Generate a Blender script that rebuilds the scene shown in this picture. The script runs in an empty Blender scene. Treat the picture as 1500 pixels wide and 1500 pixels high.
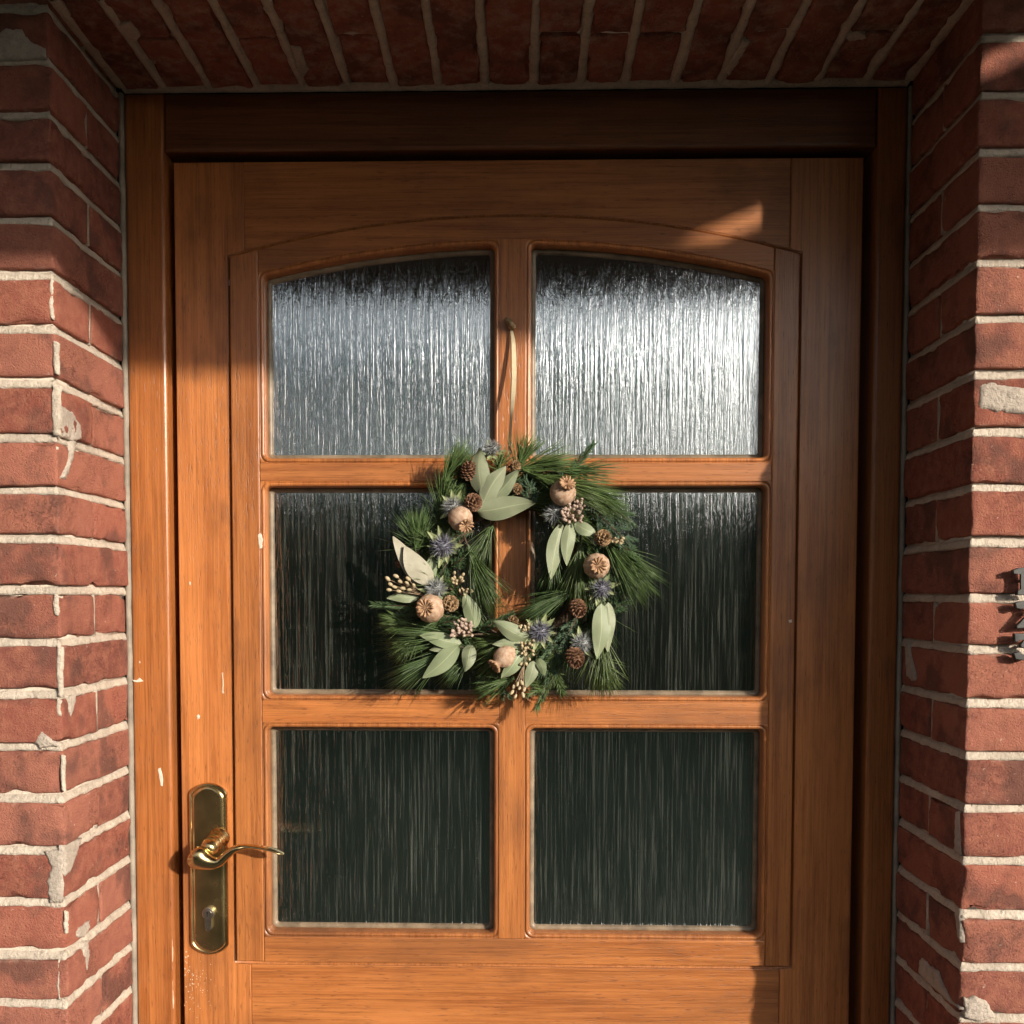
import bpy, bmesh, math, random
from mathutils import Vector, Matrix, noise
from mathutils.geometry import delaunay_2d_cdt
S = bpy.context.scene
col = S.collection
rad = math.radians
rng = random.Random(7)

# ------------------------------------------------------------------ camera
YAW, PIT, ROLL, PPX, PPY, F = 0.0204216, -0.0428436, -0.00167625, 736.77, 931.95, 1400.0
CAM = Vector((0.0, -1.4, 1.43))
RM = Matrix.Rotation(YAW, 3, 'Z') @ Matrix.Rotation(PIT, 3, 'X') @ Matrix.Rotation(ROLL, 3, 'Y')
cd = bpy.data.cameras.new('camera')
cam = bpy.data.objects.new('camera', cd)
col.objects.link(cam)
cd.lens = 36.0 * F / 1500.0
cd.sensor_width = 36.0
cd.shift_x = (750 - PPX) / 1500.0
cd.shift_y = (PPY - 750) / 1500.0
cd.clip_start = 0.01
cd.clip_end = 500
cam.matrix_world = Matrix.Translation(CAM) @ (RM @ Matrix.Rotation(rad(90), 3, 'X')).to_4x4()
S.camera = cam


def at(px, py, Y=0.0):
    "point of the plane y = Y measured on the photograph"
    d = RM @ Vector(((px - PPX) / F, 1.0, -(py - PPY) / F))
    return CAM + d * ((Y - CAM.y) / d.y)


# ------------------------------------------------------------------ world, sun, exposure
SUN = Vector((0.95, -1.0, 0.40)).normalized()
w = bpy.data.worlds.new('World')
S.world = w
w.use_nodes = True
nt = w.node_tree
nt.nodes.clear()
sky = nt.nodes.new('ShaderNodeTexSky')
sky.sky_type = 'NISHITA'
sky.sun_disc = False
sky.sun_elevation = math.asin(SUN.z)
sky.sun_rotation = math.atan2(SUN.x, SUN.y)
sky.dust_density = 3.0
bg = nt.nodes.new('ShaderNodeBackground')
bg.inputs[1].default_value = 0.15
wo = nt.nodes.new('ShaderNodeOutputWorld')
hs = nt.nodes.new('ShaderNodeHueSaturation')      # thin high haze: a paler, whiter sky
hs.inputs['Saturation'].default_value = 0.35
nt.links.new(sky.outputs[0], hs.inputs['Color'])
nt.links.new(hs.outputs[0], bg.inputs[0])
nt.links.new(bg.outputs[0], wo.inputs[0])
sl = bpy.data.lights.new('sun', 'SUN')
sl.energy = 4.4
sl.angle = rad(1.1)
sl.color = (1.0, 0.90, 0.76)
sun = bpy.data.objects.new('sun', sl)
col.objects.link(sun)
sun.rotation_euler = SUN.to_track_quat('Z', 'Y').to_euler()
sun.location = (3, -4, 5)
S.view_settings.view_transform = 'Standard'
S.view_settings.look = 'None'
S.view_settings.exposure = 0.38
S.view_settings.gamma = 1.0
S.view_settings.use_curve_mapping = False


# ------------------------------------------------------------------ node helpers
class NT:
    def __init__(s, name):
        s.m = bpy.data.materials.new(name)
        s.m.use_nodes = True
        s.t = s.m.node_tree
        s.t.nodes.clear()
        s.out = s.t.nodes.new('ShaderNodeOutputMaterial')

    def n(s, typ, ins=None, **kw):
        nd = s.t.nodes.new('ShaderNode' + typ)
        for k, v in kw.items():
            setattr(nd, k, v)
        for k, v in (ins or {}).items():
            s.put(nd.inputs[k], v)
        return nd

    def put(s, inp, v):
        if isinstance(v, bpy.types.NodeSocket):
            s.t.links.new(v, inp)
        else:
            if isinstance(v, tuple) and len(v) == 3 and inp.type == 'RGBA':
                v = v + (1,)
            inp.default_value = v

    def math(s, op, a, b=0.0, clamp=False):
        nd = s.n('Math', {0: a, 1: b}, operation=op, use_clamp=clamp)
        return nd.outputs[0]

    def mix(s, f, a, b, mode='MIX'):
        nd = s.n('Mix', data_type='RGBA', blend_type=mode)
        s.put(nd.inputs[0], f)
        s.put(nd.inputs[6], a)
        s.put(nd.inputs[7], b)
        return nd.outputs[2]

    def ramp(s, f, stops, interp='LINEAR'):
        nd = s.n('ValToRGB', {0: f})
        r = nd.color_ramp
        r.interpolation = interp
        while len(r.elements) < len(stops):
            r.elements.new(0.5)
        for e, (p, c) in zip(r.elements, stops):
            e.position = p
            e.color = (c, c, c, 1) if isinstance(c, (int, float)) else tuple(c) + (1,)
        return nd.outputs[0]

    def coord(s, scale=(1, 1, 1), rnd=10.0, which='Object'):
        tc = s.n('TexCoord')
        oi = s.n('ObjectInfo')
        off = s.math('MULTIPLY', oi.outputs['Random'], rnd)
        add = s.n('VectorMath', {0: tc.outputs[which]}, operation='MULTIPLY')
        add.inputs[1].default_value = scale
        cx = s.n('CombineXYZ', {0: off, 1: off, 2: off})
        a2 = s.n('VectorMath', {0: add.outputs[0], 1: cx.outputs[0]}, operation='ADD')
        return a2.outputs[0], oi.outputs['Random']

    def noise(s, vec, scale, detail=4.0, rough=0.55, dist=0.0):
        nd = s.n('TexNoise', {'Vector': vec, 'Scale': scale, 'Detail': detail, 'Roughness': rough, 'Distortion': dist})
        return nd.outputs[0]

    def bump(s, h, strength=0.3, dist=0.002, normal=None):
        nd = s.n('Bump', {'Height': h, 'Strength': strength, 'Distance': dist})
        if normal is not None:
            s.put(nd.inputs['Normal'], normal)
        return nd.outputs[0]

    def bsdf(s, **kw):
        nd = s.n('BsdfPrincipled')
        for k, v in kw.items():
            s.put(nd.inputs[k.replace('_', ' ')], v)
        return nd.outputs[0]

    def done(s, sh):
        s.t.links.new(sh, s.out.inputs[0])
        return s.m


def wood(name, vertical, light, dark, rough=0.36, coat=0.25):
    t = NT(name)
    sc = (1, 1, 0.022) if vertical else (0.022, 1, 1)
    v, r = t.coord(sc, 7.0)
    v2, _ = t.coord((1, 1, 0.10) if vertical else (0.10, 1, 1), 3.0)
    v3, _ = t.coord((1, 1, 0.45) if vertical else (0.45, 1, 1), 5.0)
    fine = t.noise(v, 420, 3, 0.65, 0.2)
    grain = t.noise(v, 190, 4, 0.7, 0.5)
    band = t.noise(v, 48, 3, 0.55, 1.2)
    tick = t.noise(v2, 520, 2, 0.5)
    blot = t.noise(v3, 6.5, 5, 0.6)
    sm = t.noise(v3, 15, 4, 0.6)
    c = t.mix(t.ramp(band, [(0.34, 0.0), (0.66, 1.0)]), light, dark)
    # late-wood lines
    c = t.mix(t.math('MULTIPLY', t.ramp(grain, [(0.50, 0.0), (0.58, 1.0), (0.66, 0.2)]), 0.50), c, tuple(x * 0.50 for x in dark))
    c = t.mix(t.math('MULTIPLY', t.ramp(fine, [(0.40, 1.0), (0.56, 0.0)]), 0.35), c, tuple(min(1, x * 1.25 + .01) for x in light))
    c = t.mix(t.math('MULTIPLY', t.ramp(tick, [(0.62, 0.0), (0.70, 1.0)]), 0.45), c, tuple(x * 0.30 for x in dark))
    # varnish worn thin in places, grimy in others
    c = t.mix(t.math('MULTIPLY', t.ramp(blot, [(0.30, 1.0), (0.46, 0.0)]), 0.45), c, tuple(min(1, x * 1.22 + .012) for x in light))
    c = t.mix(t.math('MULTIPLY', t.ramp(blot, [(0.52, 0.0), (0.70, 1.0)]), 0.60), c, (dark[0] * 0.50, dark[1] * 0.55, dark[2] * 0.7))
    c = t.mix(t.math('MULTIPLY', t.ramp(sm, [(0.58, 0.0), (0.72, 1.0)]), 0.42), c, (dark[0] * 0.38, dark[1] * 0.45, dark[2] * 0.7))
    hue = t.n('HueSaturation', {'Hue': 0.5, 'Saturation': 1.0, 'Value': t.math('ADD', t.math('MULTIPLY', r, 0.28), 0.84), 'Color': c})
    h = t.math('ADD', t.math('MULTIPLY', fine, 0.4), t.math('MULTIPLY', grain, 0.6))
    h = t.math('SUBTRACT', h, t.math('MULTIPLY', t.ramp(tick, [(0.62, 0.0), (0.70, 1.0)]), 0.3))
    nrm = t.bump(h, 0.5, 0.0014)
    rg = t.math('ADD', t.math('MULTIPLY', blot, 0.35), rough - 0.14)
    return t.done(t.bsdf(Base_Color=hue.outputs[0], Roughness=rg, Normal=nrm, Coat_Weight=coat, Coat_Roughness=0.22))


LT, DK = (0.46, 0.166, 0.046), (0.30, 0.094, 0.024)
M = {}
M['wood_v'] = wood('varnished_pine_upright', True, LT, DK)
M['wood_h'] = wood('varnished_pine_level', False, LT, DK)
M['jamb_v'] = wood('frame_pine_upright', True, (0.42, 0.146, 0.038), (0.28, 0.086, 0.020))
M['jamb_h_shaded'] = wood('frame_pine_level_shaded', False, (0.17, 0.058, 0.015), (0.10, 0.030, 0.007))  # same frame pine, with the header's shade put into a darker colour
M['plank'] = wood('canopy_plank', False, (0.09, 0.05, 0.03), (0.05, 0.03, 0.018), 0.6, 0.0)


def brick_mat():
    t = NT('red_brick')
    v, r = t.coord((1, 1, 1), 37.0)
    big = t.noise(v, 14, 4, 0.6)
    med = t.noise(v, 60, 5, 0.65)
    fine = t.noise(v, 420, 4, 0.7)
    c = t.ramp(r, [(0.0, (0.35, 0.116, 0.078)), (0.30, (0.26, 0.080, 0.055)), (0.55, (0.34, 0.128, 0.090)), (0.8, (0.20, 0.066, 0.049)), (1.0, (0.39, 0.144, 0.097))])
    c = t.mix(t.ramp(med, [(0.38, 0.0), (0.68, 0.75)]), c, (0.40, 0.158, 0.100))
    c = t.mix(t.math('MULTIPLY', t.ramp(big, [(0.51, 0.0), (0.63, 1.0)]), 0.66), c, (0.105, 0.052, 0.042))
    c = t.mix(t.math('MULTIPLY', t.ramp(fine, [(0.5, 0.0), (0.7, 1.0)]), 0.35), c, (0.15, 0.045, 0.030))
    spk = t.noise(v, 130, 3, 0.7)
    c = t.mix(t.ramp(spk, [(0.68, 0.0), (0.74, 0.7)]), c, (0.58, 0.42, 0.34))
    # lime haze rubbed over the arrises when the joints were struck
    gz = t.n('SeparateXYZ', {0: t.n('TexCoord').outputs['Generated']}).outputs[2]
    ed = t.math('ABSOLUTE', t.math('SUBTRACT', gz, 0.5))
    ed = t.math('ADD', ed, t.math('MULTIPLY', t.math('SUBTRACT', t.noise(v, 38, 5, 0.7), 0.5), 0.55))
    c = t.mix(t.ramp(ed, [(0.47, 0.0), (0.60, 0.55)]), c, (0.50, 0.36, 0.28))
    vor = t.n('TexVoronoi', {'Vector': v, 'Scale': 190.0}).outputs['Distance']
    pit = t.ramp(vor, [(0.0, 0.0), (0.22, 1.0)])
    crack = t.n('TexVoronoi', {'Vector': t.n('VectorMath', {0: v, 1: t.n('TexNoise', {'Vector': v, 'Scale': 40.0, 'Detail': 4.0}).outputs[1]}, operation='ADD').outputs[0], 'Scale': 9.0}, feature='DISTANCE_TO_EDGE').outputs['Distance']
    ck = t.math('MULTIPLY', t.ramp(crack, [(0.004, 0.0), (0.022, 1.0)]), 1.0)
    keep = t.ramp(t.noise(v, 11, 2), [(0.52, 1.0), (0.6, 0.0)])
    ck = t.math('MAXIMUM', ck, keep)
    c = t.mix(t.math('MULTIPLY', t.math('SUBTRACT', 1.0, ck), 0.7), c, (0.07, 0.025, 0.018))
    h = t.math('ADD', t.math('MULTIPLY', fine, 0.75), t.math('MULTIPLY', med, 0.6))
    h = t.math('ADD', h, t.math('MULTIPLY', pit, 0.3))
    h = t.math('ADD', h, t.math('MULTIPLY', ck, 0.5))
    return t.done(t.bsdf(Base_Color=c, Roughness=0.88, Normal=t.bump(h, 1.0, 0.0034), Specular_IOR_Level=0.25))


def mortar_mat(name, a, b):
    t = NT(name)
    v, r = t.coord((1, 1, 1), 11.0)
    n1 = t.noise(v, 18, 6, 0.7)
    n2 = t.noise(v, 240, 4, 0.7)
    n3 = t.noise(v, 75, 4, 0.65)
    c = t.mix(t.ramp(n1, [(0.35, 0.0), (0.66, 1.0)]), a, b)
    c = t.mix(t.math('MULTIPLY', t.ramp(n3, [(0.52, 0.0), (0.70, 1.0)]), 0.38), c, (b[0] * 0.62, b[1] * 0.60, b[2] * 0.58))
    c = t.mix(t.math('MULTIPLY', t.ramp(n2, [(0.52, 0.0), (0.70, 1.0)]), 0.38), c, tuple(x * 0.40 for x in b))
    h = t.math('ADD', t.math('MULTIPLY', n2, 1.0), t.math('MULTIPLY', n3, 1.2))
    return t.done(t.bsdf(Base_Color=c, Roughness=0.92, Normal=t.bump(h, 0.9, 0.0032), Specular_IOR_Level=0.2))


M['brick'] = brick_mat()
M['mortar'] = mortar_mat('lime_mortar', (0.63, 0.54, 0.44), (0.45, 0.38, 0.31))
M['patch'] = mortar_mat('pale_mortar_patch', (0.52, 0.445, 0.375), (0.38, 0.32, 0.265))


def plain(name, c, rough=0.6, var=0.25, scale=60, bump=0.0, metallic=0.0, spec=0.5, c2=None, sss=0.0):
    t = NT(name)
    v, r = t.coord((1, 1, 1), 9.0)
    n = t.noise(v, scale, 4, 0.6)
    c2 = c2 or tuple(x * (1 - var * 1.6) for x in c)
    cc = t.mix(t.ramp(n, [(0.35, 0.0), (0.7, 1.0)]), c, c2)
    k = dict(Base_Color=cc, Roughness=rough, Metallic=metallic, Specular_IOR_Level=spec)
    if bump:
        k['Normal'] = t.bump(n, bump, 0.001)
    return t.done(t.bsdf(**k))


M['seal'] = plain('dusty_glazing_seal', (0.25, 0.185, 0.12), 0.45, 0.35, 35, 0.3)
M['sealant'] = plain('frame_sealant', (0.33, 0.275, 0.215), 0.7, 0.3, 30, 0.4)
M['steel'] = plain('lock_steel', (0.62, 0.58, 0.52), 0.28, 0.2, 200, 0.0, 1.0)
M['black'] = plain('keyhole_black', (0.01, 0.01, 0.01), 0.6, 0.0)
M['fleck'] = plain('bare_wood_chip', (0.62, 0.44, 0.30), 0.7, 0.2, 150)
M['white_fleck'] = plain('white_paint_fleck', (0.66, 0.58, 0.48), 0.7, 0.1, 150)
M['ribbon'] = plain('cream_satin', (0.78, 0.66, 0.44), 0.5, 0.15, 90)
M['knot'] = plain('knot_cream', (0.36, 0.25, 0.13), 0.7, 0.4, 300, 0.4)
M['numeral'] = plain('weathered_metal', (0.055, 0.053, 0.050), 0.55, 0.4, 60, 0.3, 0.2)
M['twig'] = plain('twig_bark', (0.10, 0.062, 0.035), 0.8, 0.4, 200, 0.3)
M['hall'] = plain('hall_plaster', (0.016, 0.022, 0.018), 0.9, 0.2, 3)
M['trunk'] = plain('tree_bark', (0.09, 0.065, 0.045), 0.9, 0.4, 8, 0.5)


def brass_mat():
    t = NT('worn_brass')
    v, r = t.coord((1, 1, 1), 2.0)
    n = t.noise(v, 45, 5, 0.65)
    n2 = t.noise(v, 300, 3, 0.6)
    c = t.mix(t.ramp(t.noise(v, 30, 5, 0.7), [(0.3, 0.0), (0.8, 1.0)]), (0.74, 0.57, 0.29), (0.44, 0.32, 0.15))
    rg = t.math('ADD', t.math('MULTIPLY', t.noise(v, 16, 3, 0.5), 0.30), 0.08)
    return t.done(t.bsdf(Base_Color=c, Metallic=1.0, Roughness=rg, Normal=t.bump(n2, 0.05, 0.0006)))


M['brass'] = brass_mat()


def glass_mat():
    t = NT('rain_textured_glass')
    v, r = t.coord((1, 1, 0.035), 13.0)
    v2, _ = t.coord((1, 1, 0.16), 5.0)
    v3, _ = t.coord((1, 1, 1), 5.0)
    ridge = t.noise(v, 210, 4, 0.65, 0.4)
    drop = t.noise(v2, 130, 4, 0.6, 0.6)
    cell = t.noise(v3, 240, 3, 0.6)
    h = t.math('ADD', t.math('MULTIPLY', ridge, 1.0), t.math('MULTIPLY', drop, 0.30))
    h = t.math('ADD', h, t.math('MULTIPLY', cell, 0.035))
    nrm = t.bump(h, 1.0, 0.0012)
    gl = t.n('BsdfGlossy', {'Color': (0.90, 0.94, 0.98), 'Roughness': 0.075, 'Normal': nrm}).outputs[0]
    tr = t.n('BsdfTransparent', {'Color': (0.26, 0.38, 0.31)}).outputs[0]
    df = t.n('BsdfDiffuse', {'Color': (0.40, 0.42, 0.36), 'Roughness': 0.5, 'Normal': nrm}).outputs[0]
    a = t.n('MixShader', {0: 0.43, 1: tr, 2: gl}).outputs[0]
    v4, _ = t.coord((1, 1, 0.016), 17.0)
    line = t.noise(v4, 430, 3, 0.65, 0.25)
    dust = t.math('MULTIPLY', t.ramp(line, [(0.53, 0.08), (0.63, 1.0)]), t.ramp(t.noise(v3, 5, 4, 0.6), [(0.32, 0.04), (0.70, 0.13)]))
    b = t.n('MixShader', {0: dust, 1: a, 2: df}).outputs[0]
    return t.done(b)


M['glass'] = glass_mat()


def leafy(name, c, c2, rough=0.55, trans=0.25, attr=True):
    t = NT(name)
    oi = t.n('ObjectInfo').outputs['Random']
    cc = t.mix(oi, c, c2)
    if attr:
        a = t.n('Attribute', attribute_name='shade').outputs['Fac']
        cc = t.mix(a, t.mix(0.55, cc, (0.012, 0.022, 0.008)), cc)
    p = t.bsdf(Base_Color=cc, Roughness=rough, Specular_IOR_Level=0.35)
    tl = t.n('BsdfTranslucent', {'Color': cc}).outputs[0]
    return t.done(t.n('MixShader', {0: trans, 1: p, 2: tl}).outputs[0])


M['needle'] = leafy('pine_needle_green', (0.165, 0.235, 0.072), (0.110, 0.185, 0.065), 0.36, 0.2)
M['fir'] = leafy('fir_needle_green', (0.105, 0.175, 0.070), (0.078, 0.145, 0.068), 0.38, 0.15)
M['cedar'] = leafy('cedar_green', (0.105, 0.175, 0.105), (0.115, 0.185, 0.10), 0.5, 0.15)
M['hedge'] = leafy('hedge_green', (0.020, 0.044, 0.014), (0.028, 0.052, 0.016), 0.6, 0.2)


def leaf_mat():
    t = NT('eucalyptus_leaf')
    uv = t.n('UVMap').outputs[0]
    sx = t.n('SeparateXYZ', {0: uv})
    u = sx.outputs[0]
    mid = t.ramp(t.math('ABSOLUTE', t.math('SUBTRACT', u, 0.5)), [(0.0, 1.0), (0.035, 0.0)])
    oi = t.n('ObjectInfo').outputs['Random']
    v, _ = t.coord((1, 1, 1), 5)
    c = t.mix(oi, (0.225, 0.270, 0.150), (0.270, 0.290, 0.190))
    c = t.mix(t.ramp(t.noise(v, 70, 4, 0.6), [(0.4, 0.0), (0.75, 0.45)]), c, (0.175, 0.225, 0.120))
    c = t.mix(t.math('MULTIPLY', mid, 0.65), c, (0.46, 0.50, 0.30))
    p = t.bsdf(Base_Color=c, Roughness=0.52, Specular_IOR_Level=0.4)
    tl = t.n('BsdfTranslucent', {'Color': c}).outputs[0]
    return t.done(t.n('MixShader', {0: 0.15, 1: p, 2: tl}).outputs[0])


M['leaf'] = leaf_mat()
M['dry_leaf'] = plain('grey_leaf_back', (0.36, 0.335, 0.25), 0.6, 0.12, 60)
M['pod'] = plain('poppy_pod_skin', (0.50, 0.36, 0.26), 0.65, 0.3, 150, 0.5, 0, 0.3, (0.27, 0.15, 0.085))
M['crown'] = plain('poppy_crown', (0.46, 0.29, 0.17), 0.75, 0.3, 180, 0.4, 0, 0.3, (0.19, 0.095, 0.05))
M['cone'] = plain('alder_cone_brown', (0.27, 0.140, 0.080), 0.7, 0.6, 260, 0.3, 0, 0.3)
M['cone_pale'] = plain('alder_cone_tan', (0.40, 0.25, 0.13), 0.7, 0.6, 260, 0.3, 0, 0.3)
M['thistle_v'] = plain('thistle_violet', (0.155, 0.155, 0.195), 0.6, 0.2, 200)
M['thistle_g'] = plain('thistle_grey', (0.24, 0.25, 0.25), 0.6, 0.2, 200)
M['bract'] = plain('thistle_bract', (0.30, 0.34, 0.16), 0.6, 0.25, 200)
M['bud'] = plain('beige_seed_bud', (0.50, 0.40, 0.24), 0.6, 0.25, 200)
M['bud_pink'] = plain('pinkish_seed_bud', (0.46, 0.34, 0.27), 0.6, 0.25, 200)
M['pale_twig'] = plain('pale_twig', (0.30, 0.21, 0.13), 0.7, 0.25, 200)


# ------------------------------------------------------------------ object helpers
def link(name, me, mat, parent=None, smooth=False):
    o = bpy.data.objects.new(name, me)
    col.objects.link(o)
    if mat is not None and not me.materials:
        me.materials.append(mat)
    if smooth:
        for p in me.polygons:
            p.use_smooth = True
    if parent is not None:
        o.parent = parent
    return o


def mesh(name, vs, fs, mat, parent=None, smooth=False, loc=None):
    me = bpy.data.meshes.new(name)
    if loc is not None:
        lv = Vector(loc)
        vs = [Vector(v) - lv for v in vs]
    me.from_pydata([tuple(v) for v in vs], [], fs)
    me.update()
    o = link(name, me, mat, parent, smooth)
    if loc is not None:
        pl = Vector((0, 0, 0))
        q = parent
        while q is not None:
            pl += q.location
            q = q.parent
        o.location = lv - pl
    return o


def thing(name, label, cat, loc=(0, 0, 0), group=None):
    o = bpy.data.objects.new(name, None)
    o.empty_display_size = 0.1
    col.objects.link(o)
    o.location = loc
    o['label'] = label
    o['category'] = cat
    if group:
        o['group'] = group
    return o


def tag(o, label, cat, group=None):
    o['label'] = label
    o['category'] = cat
    if group:
        o['group'] = group
    return o


def from_bm(name, bm, mat, parent=None, smooth=False, origin=None):
    me = bpy.data.meshes.new(name)
    bmesh.ops.recalc_face_normals(bm, faces=bm.faces)
    if origin is None:
        xs = [v.co for v in bm.verts]
        origin = Vector([(min(c[i] for c in xs) + max(c[i] for c in xs)) / 2 for i in range(3)])
    origin = Vector(origin)
    for v in bm.verts:
        v.co -= origin
    bm.to_mesh(me)
    bm.free()
    o = link(name, me, mat, parent, smooth)
    pl = Vector((0, 0, 0))
    q = parent
    while q is not None:
        pl += q.location
        q = q.parent
    o.location = origin - pl
    return o


def poly_solid(name, pts, y0, y1, mat, parent, bev=0.0012, seg=2):
    "outline in x, z pushed back from y0 (front) to y1, front arris eased"
    bm = bmesh.new()
    fv = [bm.verts.new((x, y0, z)) for x, z in pts]
    bv = [bm.verts.new((x, y1, z)) for x, z in pts]
    n = len(pts)
    ff = bm.faces.new(fv)
    bm.faces.new(bv[::-1])
    for i in range(n):
        bm.faces.new((fv[i], bv[i], bv[(i + 1) % n], fv[(i + 1) % n]))
    if bev:
        bmesh.ops.bevel(bm, geom=list(ff.edges), offset=bev, segments=seg, affect='EDGES', profile=0.5)
    return from_bm(name, bm, mat, parent)


def rect(x0, x1, z0, z1):
    return [(x0, z0), (x1, z0), (x1, z1), (x0, z1)]


def box(name, a, b, mat, parent=None, bev=0.0):
    bm = bmesh.new()
    bmesh.ops.create_cube(bm, size=1)
    for v in bm.verts:
        v.co = Vector([(a[i] + b[i]) / 2 + v.co[i] * (b[i] - a[i]) for i in range(3)])
    if bev:
        bmesh.ops.bevel(bm, geom=list(bm.edges), offset=bev, segments=2, affect='EDGES')
    return from_bm(name, bm, mat, parent)


def tube_data(path, radii, seg=10, flat=1.0, up=Vector((0, 0, 1)), cap=True):
    "rings along a path; radii is (across, thickness) per point or one number"
    vs, fs = [], []
    n = len(path)
    for i, p in enumerate(path):
        a = path[max(i - 1, 0)]
        b = path[min(i + 1, n - 1)]
        d = (Vector(b) - Vector(a)).normalized()
        s = d.cross(up)
        if s.length < 1e-4:
            s = d.cross(Vector((1, 0, 0)))
        s.normalize()
        u = s.cross(d).normalized()
        r = radii[i]
        ra, rb = r if isinstance(r, tuple) else (r, r * flat)
        for k in range(seg):
            t = 2 * math.pi * k / seg
            vs.append(Vector(p) + s * (math.cos(t) * ra) + u * (math.sin(t) * rb))
    for i in range(n - 1):
        for k in range(seg):
            k2 = (k + 1) % seg
            fs.append((i * seg + k, i * seg + k2, (i + 1) * seg + k2, (i + 1) * seg + k))
    if cap:
        fs.append(tuple(range(seg))[::-1])
        fs.append(tuple((n - 1) * seg + k for k in range(seg)))
    return vs, fs


def spline(pts, m=8):
    "Catmull-Rom through points (tuples of any length)"
    out = []
    P = [pts[0]] + list(pts) + [pts[-1]]
    for i in range(1, len(P) - 2):
        for k in range(m):
            t = k / m
            a, b, c, d = P[i - 1], P[i], P[i + 1], P[i + 2]
            out.append(tuple(0.5 * (2 * b[j] + (c[j] - a[j]) * t + (2 * a[j] - 5 * b[j] + 4 * c[j] - d[j]) * t * t + (3 * b[j] - a[j] - 3 * c[j] + d[j]) * t ** 3) for j in range(len(b))))
    out.append(tuple(pts[-1]))
    return out


# ------------------------------------------------------------------ surroundings
def sheet(name, x0, x1, y0, y1, z, mat):
    o = mesh(name, [(x0, y0, z), (x1, y0, z), (x1, y1, z), (x0, y1, z)], [(0, 1, 2, 3)], mat)
    o['kind'] = 'structure'
    return o


def grass_mat():
    t = NT('mown_grass')
    v, _ = t.coord((1, 1, 1), 0)
    a = t.noise(v, 1.2, 4)
    b = t.noise(v, 60, 4, 0.7)
    c = t.mix(a, (0.026, 0.062, 0.020), (0.018, 0.042, 0.014))
    c = t.mix(t.ramp(b, [(0.4, 0), (0.7, 0.7)]), c, (0.018, 0.03, 0.008))
    return t.done(t.bsdf(Base_Color=c, Roughness=0.9, Normal=t.bump(b, 0.9, 0.03)))


M['grass'] = grass_mat()
M['paver'] = plain('paver_stone', (0.08, 0.07, 0.06), 0.9, 0.3, 30, 0.5)
ground = sheet('ground', -150, 150, -250, 60, -0.09, M['grass'])
slab = box('porch_floor', (-2.2, -2.3, -0.2), (2.4, -0.225, -0.012), M['paver'])
slab['kind'] = 'structure'
pav = bpy.data.meshes.new('paver')
for i in range(9):
    for j in range(4):
        x = -2.18 + i * 0.51
        y = -2.28 + j * 0.51
        b = box('paving_slab', (x, y, -0.012), (x + 0.5, y + 0.5, 0.0 + rng.uniform(-0.002, 0.002)), M['paver'], slab, 0.004)

# dark hall behind the panes
hb = bmesh.new()
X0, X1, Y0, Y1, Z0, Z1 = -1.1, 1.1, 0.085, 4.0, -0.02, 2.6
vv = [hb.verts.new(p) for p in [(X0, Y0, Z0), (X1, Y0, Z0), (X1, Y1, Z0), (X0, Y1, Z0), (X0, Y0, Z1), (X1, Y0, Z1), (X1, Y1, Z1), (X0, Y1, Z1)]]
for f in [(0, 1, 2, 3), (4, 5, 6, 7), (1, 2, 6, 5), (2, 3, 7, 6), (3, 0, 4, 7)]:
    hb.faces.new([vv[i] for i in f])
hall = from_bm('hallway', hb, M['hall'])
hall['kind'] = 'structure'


def blob_leaves(centers, n, size, r2):
    vs, fs, sh = [], [], []
    for _ in range(n):
        c, rr = r2.choice(centers)
        d = Vector((r2.gauss(0, 1), r2.gauss(0, 1), r2.gauss(0, 1))).normalized()
        p = Vector(c) + Vector((d.x * rr[0], d.y * rr[1], d.z * rr[2])) * r2.uniform(0.75, 1.05)
        a = Vector((r2.gauss(0, 1), r2.gauss(0, 1), r2.gauss(0, 1))).normalized()
        b = a.cross(d + Vector((0.1, 0.2, 0.3))).normalized()
        s = size * r2.uniform(0.6, 1.4)
        k = len(vs)
        vs += [p - a * s, p + b * s * 0.6, p + a * s, p - b * s * 0.6]
        fs.append((k, k + 1, k + 2, k + 3))
        sh += [r2.random()] * 4
    return vs, fs, sh


def shade_attr(o, sh):
    a = o.data.attributes.new('shade', 'FLOAT', 'POINT')
    a.data.foreach_set('value', sh)


r2 = random.Random(3)
hedge = thing('hedge', 'long dark green clipped hedge across the garden facing the door', 'hedge', (0, -11, -0.09))
cs = [((-13 + i * 0.9, -11 + r2.uniform(-0.1, 0.1), 1.5), (0.75, 0.6, 1.65 + r2.uniform(-0.15, 0.25))) for i in range(36)]
vs, fs, sh = blob_leaves(cs, 13000, 0.11, r2)
o = mesh('foliage', vs, fs, M['hedge'], hedge, loc=hedge.location)
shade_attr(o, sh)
o['kind'] = 'stuff'
core = box('branch_mass', (-13, -11.35, -0.08), (18.5, -10.65, 2.7), M['hedge'], hedge)
shade_attr(core, [0.2] * len(core.data.vertices))
TREES = [(-13, -18, 7.6, 'tall garden tree at the far left behind the hedge'), (-9.3, -17, 6.2, 'rounded garden tree second from the left behind the hedge'),
         (-5.2, -19, 7.8, 'tall garden tree left of the middle behind the hedge'), (-1.5, -16.5, 6.4, 'small garden tree behind the middle of the hedge'),
         (2.2, -20, 8.0, 'broad garden tree just right of the middle behind the hedge'), (6.0, -18, 6.8, 'mid height garden tree right of the broad one behind the hedge'),
         (10.5, -17.5, 7.0, 'tall garden tree third from the right behind the hedge'), (15, -19, 6.6, 'loose garden tree second from the right behind the hedge'),
         (20, -18, 6.6, 'garden tree at the far right behind the hedge')]
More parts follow.
